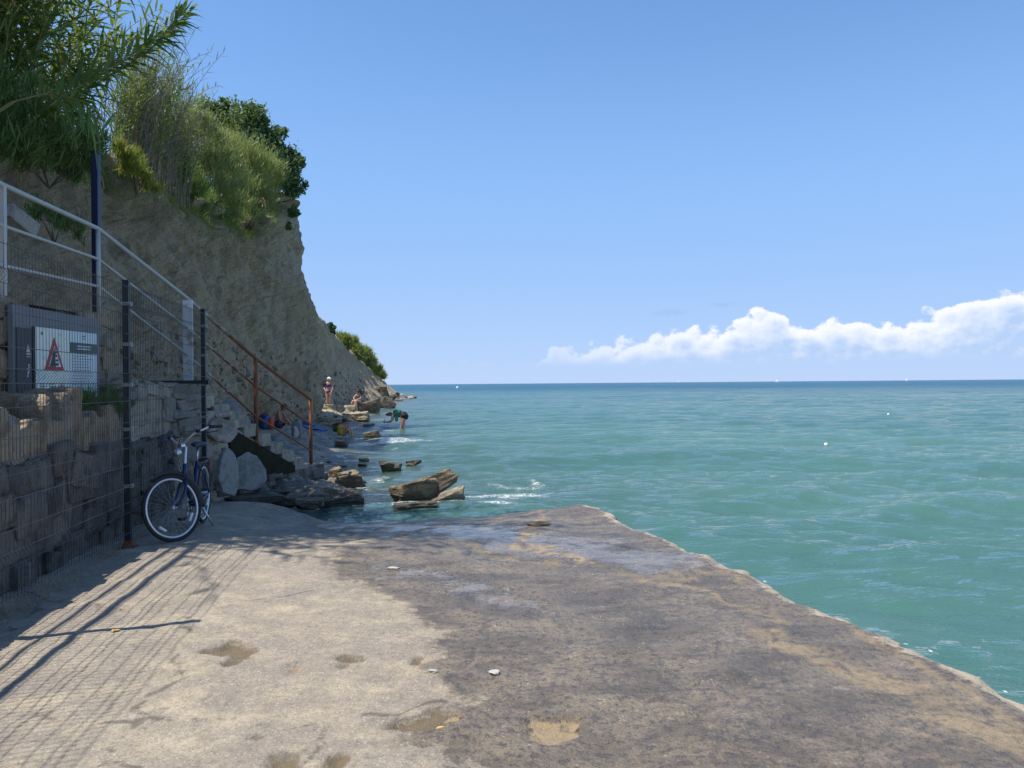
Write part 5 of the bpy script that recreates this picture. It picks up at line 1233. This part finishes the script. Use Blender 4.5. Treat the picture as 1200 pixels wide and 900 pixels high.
# ------------------------------------------------------------------ vegetation
def leaves_obj(name, V, Q, per, m, parent, tint=None):
    n = len(V) // per; tn = rng.random(n) if tint is None else tint
    return link(name, mesh_data(name, V, [Q], True, dict(tint=np.repeat(tn, per))), M[m], parent)
def stalk_pts(b, h, lean, droop, n=10):
    t_ = np.linspace(0, 1, n)[:, None]; lean = np.asarray(lean, float)
    p = np.asarray(b) + np.array([0, 0, 1.0]) * h * t_ + lean * h * (.35 * t_ + .65 * t_ ** 2)
    p[:, 2] -= (droop * h * t_[:, 0] ** 3); return p
def reeds(label, bases, hts, lean, m, nleaf=24, L=(.40, .70), W=(.035, .055), bare=.12, name='reed_clump', group=None, stem='cane', drp=(.2, .7), stems_r=.011, spread=.22, curves=None, cat='reeds'):
    r = empty(name, np.mean(bases, 0) if curves is None else curves[0][0], label, cat, group); o3 = np.array(r.location)
    sm = MB(); O, D, LL, WW, DR, TT = [], [], [], [], [], []
    cs = curves if curves is not None else [stalk_pts(b, h, np.array([lean[0] + rng.normal(0, spread), lean[1] + rng.normal(0, spread), 0]), rng.uniform(.0, .35)) for b, h in zip(bases, hts)]
    for p in cs:
        p = np.asarray(p, float) - o3; sm.tube(p, np.linspace(stems_r, stems_r * .35, len(p)), 5, cap=False, tint=rng.random())
        nl = int(nleaf * rng.uniform(.8, 1.2)); tt_ = np.linspace(bare, 1, nl); tg = np.gradient(p, axis=0)
        ang0 = rng.uniform(0, 6.28)
        for k, q in enumerate(tt_):
            x = q * (len(p) - 1); i = min(int(x), len(p) - 2); c = p[i] + (p[i + 1] - p[i]) * (x - i); tn = unit(tg[i])
            a = unit(np.cross(tn, [.2, .1, 1] if abs(tn[2]) < .9 else [1, 0, .1])); b2 = np.cross(tn, a)
            ph = ang0 + (math.pi if k % 2 else 0) + rng.normal(0, .5); sd = a * math.cos(ph) + b2 * math.sin(ph)
            O.append(c); D.append(tn * rng.uniform(.5, .95) + sd * rng.uniform(.5, .9)); f = .65 + .35 * math.sin(math.pi * min(1, q * 1.1))
            LL.append(rng.uniform(*L) * f); WW.append(rng.uniform(*W)); DR.append(rng.uniform(*drp))
    sm.build('stems', M[stem], r, smooth=True)
    V, Q, per = blades(np.array(O), np.array(D), np.array(LL), np.array(WW), np.array(DR), 5); leaves_obj('leaves', V, Q, per, m, r); return r
def crest(y, s=4.0, j=.4):
    c = cliff_at(y, s); return c + [rng.normal(0, j), rng.normal(0, j * .6), 0]
GR = 'giant reeds over the bank'
spec = [(7.7, .8, 120, (3.6, 5.8), .34, 'giant reed clump leaning over the upper rail, nearest at the left edge'), (9.0, .8, 100, (3.2, 5.2), .32, 'tall dense giant reed clump behind the navy post'),
        (10.4, .8, 56, (2.6, 4.0), .20, 'giant reed clump just right of the densest reeds'), (12.2, 1.0, 46, (2.4, 3.6), .12, 'giant reed clump behind the arching reed tip')]
for y, sp_, n, hh_, ln, lb in spec:
    b = np.array([crest(y + rng.uniform(-sp_, sp_), rng.uniform(3.2, 4.4), .15) for _ in range(n)])
    reeds(lb, b, rng.uniform(*hh_, n), (ln, .0), 'reed_leaf', 34, (.45, .8), (.040, .062), group=GR, bare=.04)
# the arching cane that reaches out against the sky, and a drooping one below it
c1 = np.array([P(-40, 250, 9.2), P(10, 165, 9.3), P(70, 115, 9.4), P(120, 86, 9.45), P(165, 60, 9.5), P(198, 36, 9.5), P(222, 14, 9.5)])
reeds('single giant reed arching out to the right against the sky', None, None, None, 'reed_fresh', 60, (.40, .66), (.045, .068), .25, 'arching_reed', None, curves=[c1, c1 + rng.normal(0, .03, c1.shape) + [-.1, .1, .05], c1 * [1, 1, 1] + [-.25, .15, -.12]], drp=(.15, .5), stems_r=.014)
c2 = np.array([P(-30, 150, 8.6), P(20, 118, 8.6), P(60, 108, 8.6), P(95, 118, 8.6), P(115, 140, 8.6)])
reeds('drooping reed spray with sunlit leaves above the navy post', None, None, None, 'reed_fresh', 26, (.3, .5), (.035, .05), .45, 'drooping_reed', None, curves=[c2, c2 + [-.25, .3, .1]], drp=(.5, 1.0))
# leafy undergrowth hanging down the bank
def quad_leaves(C, size, aspect=.55, bias=.5):
    n = len(C); d = rng.normal(0, 1, (n, 3)); d[:, 2] += bias; d /= np.linalg.norm(d, axis=1)[:, None]
    s_ = np.cross(d, rng.normal(0, 1, (n, 3))); s_ /= np.linalg.norm(s_, axis=1)[:, None]
    L = size * rng.uniform(.6, 1.3, n)[:, None]
    V = np.stack([C - d * L * .5, C + s_ * L * aspect * .5, C + d * L * .5, C - s_ * L * aspect * .5], 1)
    i = np.arange(n)[:, None] * 4 + np.arange(4)[None]; return V.reshape(-1, 3), i, 4
def clumps(cs, n, inner=.0):
    """points through irregular sub-clumps of several ellipsoids: (centre, radii)"""
    out = []; vol = np.array([np.prod(r) ** .67 for c, r in cs]); cnt = (n * vol / vol.sum()).astype(int)
    for (c, r), k in zip(cs, cnt):
        m_ = max(6, k // 90); sc_ = rng.normal(0, 1, (m_, 3)); sc_ /= np.linalg.norm(sc_, axis=1)[:, None]; sc_ *= (rng.uniform(.25, 1.0, m_) ** .5)[:, None]
        j = rng.integers(0, m_, k); q = sc_[j] + rng.normal(0, .17, (k, 3)); out.append(np.asarray(c) + q * np.asarray(r))
    return np.concatenate(out)
def bush(name, label, cs, n, size, m, aspect=.55, group=None, base=None, cat='bush', trunk=None, blade=None, bias=.5, stems=14):
    cs = [(np.asarray(c, float), np.asarray(r, float) * np.ones(3)) for c, r in cs]
    b0 = np.asarray(base if base is not None else np.mean([c for c, r in cs], 0) - [0, 0, max(r[2] for c, r in cs)], float)
    r_ = empty(name, b0, label, cat, group); cs = [(c - b0, r) for c, r in cs]
    mb = MB()
    for k in range(stems):
        c, rr = cs[k % len(cs)]; e_ = c + rng.normal(0, .35, 3) * rr; h_ = e_ * .5 + rng.normal(0, .1, 3) * np.linalg.norm(e_) * .3; h_[2] = e_[2] * .55
        mb.tube([[0, 0, -.1], h_, e_], [trunk or .011, (trunk or .011) * .55, .004], 6, tint=.5)
    mb.build('trunk' if cat == 'tree' else 'stems', M['bark'], r_, smooth=True)
    C = clumps(cs, n)
    if blade:
        D = rng.normal(0, .45, C.shape) + np.array([.12, 0, 1.0]); V, Q, per = blades(C, D, rng.uniform(*blade[0], len(C)), rng.uniform(*blade[1], len(C)), rng.uniform(.0, .5, len(C)), 3)
    else: V, Q, per = quad_leaves(C, size, aspect, bias)
    leaves_obj('crown' if cat == 'tree' else 'foliage', V, Q, per, m, r_); return r_
px_ = lambda px, py, Y, r, rd=None: (P(px, py, Y), np.array([r, rd or r, r]) * np.array([Y / FOC, Y / FOC, Y / FOC]))
bush('undergrowth', 'dark green undergrowth hanging over the bank behind the white rail', [px_(20, 180, 9.4, 32, 50), px_(60, 165, 9.8, 34, 50), px_(100, 180, 10.2, 24, 40), px_(15, 130, 9.6, 40, 60), px_(85, 205, 10.4, 16, 30)], 4200, .085, 'reed_leaf', .35, stems=10, blade=((.16, .34), (.016, .026)))
bush('undergrowth', 'low grass patch on the bank beside the grey concrete block', [px_(60, 262, 9.3, 16, 20), px_(85, 272, 9.6, 14, 20), px_(45, 252, 9.2, 12, 20)], 700, .08, 'reed_leaf', stems=4, blade=((.12, .28), (.010, .018)))
# thicket of tall grey-purple dry canes with green tops
def thicket(label, px0, px1, Y0, Y1, s0, s1, n, hts, m, stem, nleaf, name='thicket', **k):
    b = np.array([cliff_at(rng.uniform(Y0, Y1), rng.uniform(s0, s1)) + [rng.normal(0, .15), 0, -.05] for _ in range(n)])
    return reeds(label, b, rng.uniform(*hts, n), (.13, 0), m, nleaf, name=name, stem=stem, **k)
thicket('thicket of tall dry greyish canes on the cliff edge between reeds and tamarisk', 0, 0, 15.5, 20.5, 3.75, 4.4, 260, (1.8, 3.4), 'dry_twig', 'dry_twig', 24, L=(.22, .45), W=(.012, .026), bare=.1, stems_r=.010, spread=.12, drp=(.0, .3), cat='thicket')
thicket('fresh green canes rising above the dry thicket against the sky', 0, 0, 15.0, 20.5, 3.8, 4.35, 130, (2.0, 3.9), 'reed_fresh', 'cane', 24, name='green_canes', L=(.28, .55), W=(.024, .040), bare=.25, spread=.10, drp=(.1, .5), cat='canes')
bush('shrub', 'yellow green flowering shrub at the edge of the bank right of the navy post', [px_(150, 190, 14.5, 17), px_(165, 208, 15, 14), px_(178, 220, 15.6, 9), px_(140, 178, 14.3, 12)], 2600, .07, 'yellow_leaf', base=P(160, 222, 14.9), stems=10, blade=((.12, .25), (.014, .024)))
TG = 'tamarisk shrubs along the cliff edge'
tb = ((.22, .46), (.016, .030))
bush('tamarisk', 'feathery light green tamarisk hanging over the bare cliff, rightmost', [px_(285, 200, 27.5, 34), px_(310, 205, 28.5, 22), px_(302, 235, 28, 20), px_(270, 185, 27.5, 30), px_(288, 228, 27, 28), px_(322, 215, 29, 14)], 15000, .1, 'tamarisk_leaf', base=P(290, 272, 28.6), blade=tb, group=TG, stems=24)
bush('tamarisk', 'feathery tamarisk shrub in the middle, between dry thicket and dark tree', [px_(235, 175, 23.5, 30), px_(255, 210, 24, 32), px_(238, 225, 23.5, 25), px_(262, 245, 25, 22), px_(225, 145, 23, 22), px_(275, 258, 26, 14)], 13000, .1, 'tamarisk_leaf', base=P(250, 262, 24.6), blade=tb, group=TG, stems=24)
bush('tamarisk', 'darker tamarisk patch low on the cliff edge below the dry thicket', [px_(222, 215, 21, 20), px_(205, 200, 20, 18), px_(235, 240, 22.5, 15), px_(258, 262, 24.3, 12)], 6000, .1, 'reed_fresh', base=P(222, 248, 21.2), blade=((.2, .4), (.014, .026)), group=TG, stems=14)
bush('shrub', 'small yellowish tuft hanging on the bare cliff below the tamarisk', [px_(282, 276, 27.6, 9), px_(292, 281, 28.2, 6), px_(272, 270, 27.0, 5)], 900, .1, 'yellow_leaf', base=P(280, 272, 27.9), blade=((.15, .3), (.02, .03)), stems=5)
bush('tree', 'dark green broadleaf tree on the cliff top behind the tamarisks', [px_(252, 140, 33, 22), px_(285, 145, 33.2, 27), px_(312, 165, 33.5, 22), px_(335, 190, 33.6, 19), px_(345, 218, 33.6, 13), px_(343, 246, 33.6, 9), px_(322, 205, 33.2, 24), px_(290, 180, 33, 30), px_(338, 266, 33.6, 5), px_(240, 130, 33, 10), px_(262, 168, 33, 25), px_(350, 186, 33.6, 9), px_(300, 135, 33.2, 12), px_(327, 160, 33.4, 10), px_(262, 124, 33, 9)], 36000, .15, 'tree_leaf', .6, base=P(292, 262, 33.6) - [1.2, 0, 0], cat='tree', trunk=.13, stems=26)
for i, (px, py, Y, r, lb) in enumerate([(388, 384, 62, 5, 'small dark bush alone on the cliff ridge, highest of the far bushes'), (402, 403, 74, 8, 'far bush on the ridge just below the small dark bush'), (414, 410, 80, 10, 'far yellow green bush halfway down the ridge'), (426, 419, 88, 10, 'broad far bush on the lower ridge'), (436, 429, 96, 8, 'far bush near the foot of the ridge'), (444, 438, 106, 6, 'last low bush at the seaward end of the ridge')]):
    bush('bush', lb, [px_(px, py, Y, r), px_(px - r * .8, py - r * .3, Y, r * .7), px_(px + r * .7, py + r * .7, Y, r * .65), px_(px + r * .1, py - r * .7, Y, r * .5)], 2600, .30 if i else .16, 'tree_leaf' if i == 0 else 'bush_leaf', .6, blade=None if i == 0 else ((.5, 1.1), (.05, .10)), group= 'bushes on the far cliff ridge', base=P(px, py + r, Y), stems=8, trunk=.03)
# tufts of grass all along the cliff edge, nobody could count them
n = 9000; yy_ = rng.uniform(8, 33.5, n); cc = np.array([cliff_at(y, s) for y, s in zip(yy_, 3.55 + .5 * rng.random(n) ** .6)]) + rng.normal(0, .06, (n, 3))
gm = fbm(yy_ * .9, cc[:, 2] * .8, 0, 3) > -.18; cc = cc[gm]; n = len(cc)
D = rng.normal(0, .5, (n, 3)) + [.35, 0, .75]; V, Q, per = blades(cc, D, rng.uniform(.18, .55, n), rng.uniform(.008, .02, n), rng.uniform(.3, 1.0, n), 4)
tag(leaves_obj('grass', V, Q, per, 'bush_leaf', None), 'rough grass fringe along the edge of the cliff', kind='stuff')
n = 2600; yy_ = rng.uniform(8.5, 24, n); cc = np.array([cliff_at(y, s) for y, s in zip(yy_, rng.uniform(2.2, 3.8, n))]) + rng.normal(0, .04, (n, 3))
gm = fbm(yy_ * .7, cc[:, 2] * 1.1, 5, 3) > .12; cc = cc[gm]; n = len(cc); D = rng.normal(0, .45, (n, 3)) + [.6, 0, -.35]
V, Q, per = blades(cc, D, rng.uniform(.12, .40, n), rng.uniform(.005, .012, n), rng.uniform(.2, .6, n), 3)
tag(leaves_obj('dry_grass', V, Q, per, 'dry_grass', None), 'dry straw hanging on the bare bank below the reeds', kind='stuff')
# green tuft on the ledge and dry weeds at the foot of the fence
bush('grass_tuft', 'bright green grass tuft on the stone ledge below the warning board', [((-4.42, 8.55, 1.38), (.12, .32, .10)), ((-4.46, 8.2, 1.40), (.1, .25, .08))], 1300, .1, 'grass_leaf', base=(-4.48, 8.5, 1.22), blade=((.12, .30), (.006, .012)), stems=3, cat='grass tuft')
n = 2400; yy_ = rng.uniform(3.2, 10.2, n); xx_ = fence_x(yy_) + rng.uniform(-.16, .09, n); cc = np.stack([xx_, yy_, rng.uniform(-.01, .16, n) * (rng.random(n) < .4)], 1)
gm = fbm(yy_ * 2.2, xx_ * 3, 2, 2) > -.05; cc = cc[gm]; n = len(cc); D = rng.normal(0, .7, (n, 3)) + [.2, 0, .6]
V, Q, per = blades(cc, D, rng.uniform(.05, .18, n), rng.uniform(.003, .007, n), rng.uniform(.3, 1.2, n), 3)
tag(leaves_obj('dry_weeds', V, Q, per, 'dry_grass', None), 'dry weeds and roots along the bottom of the fence', kind='stuff')
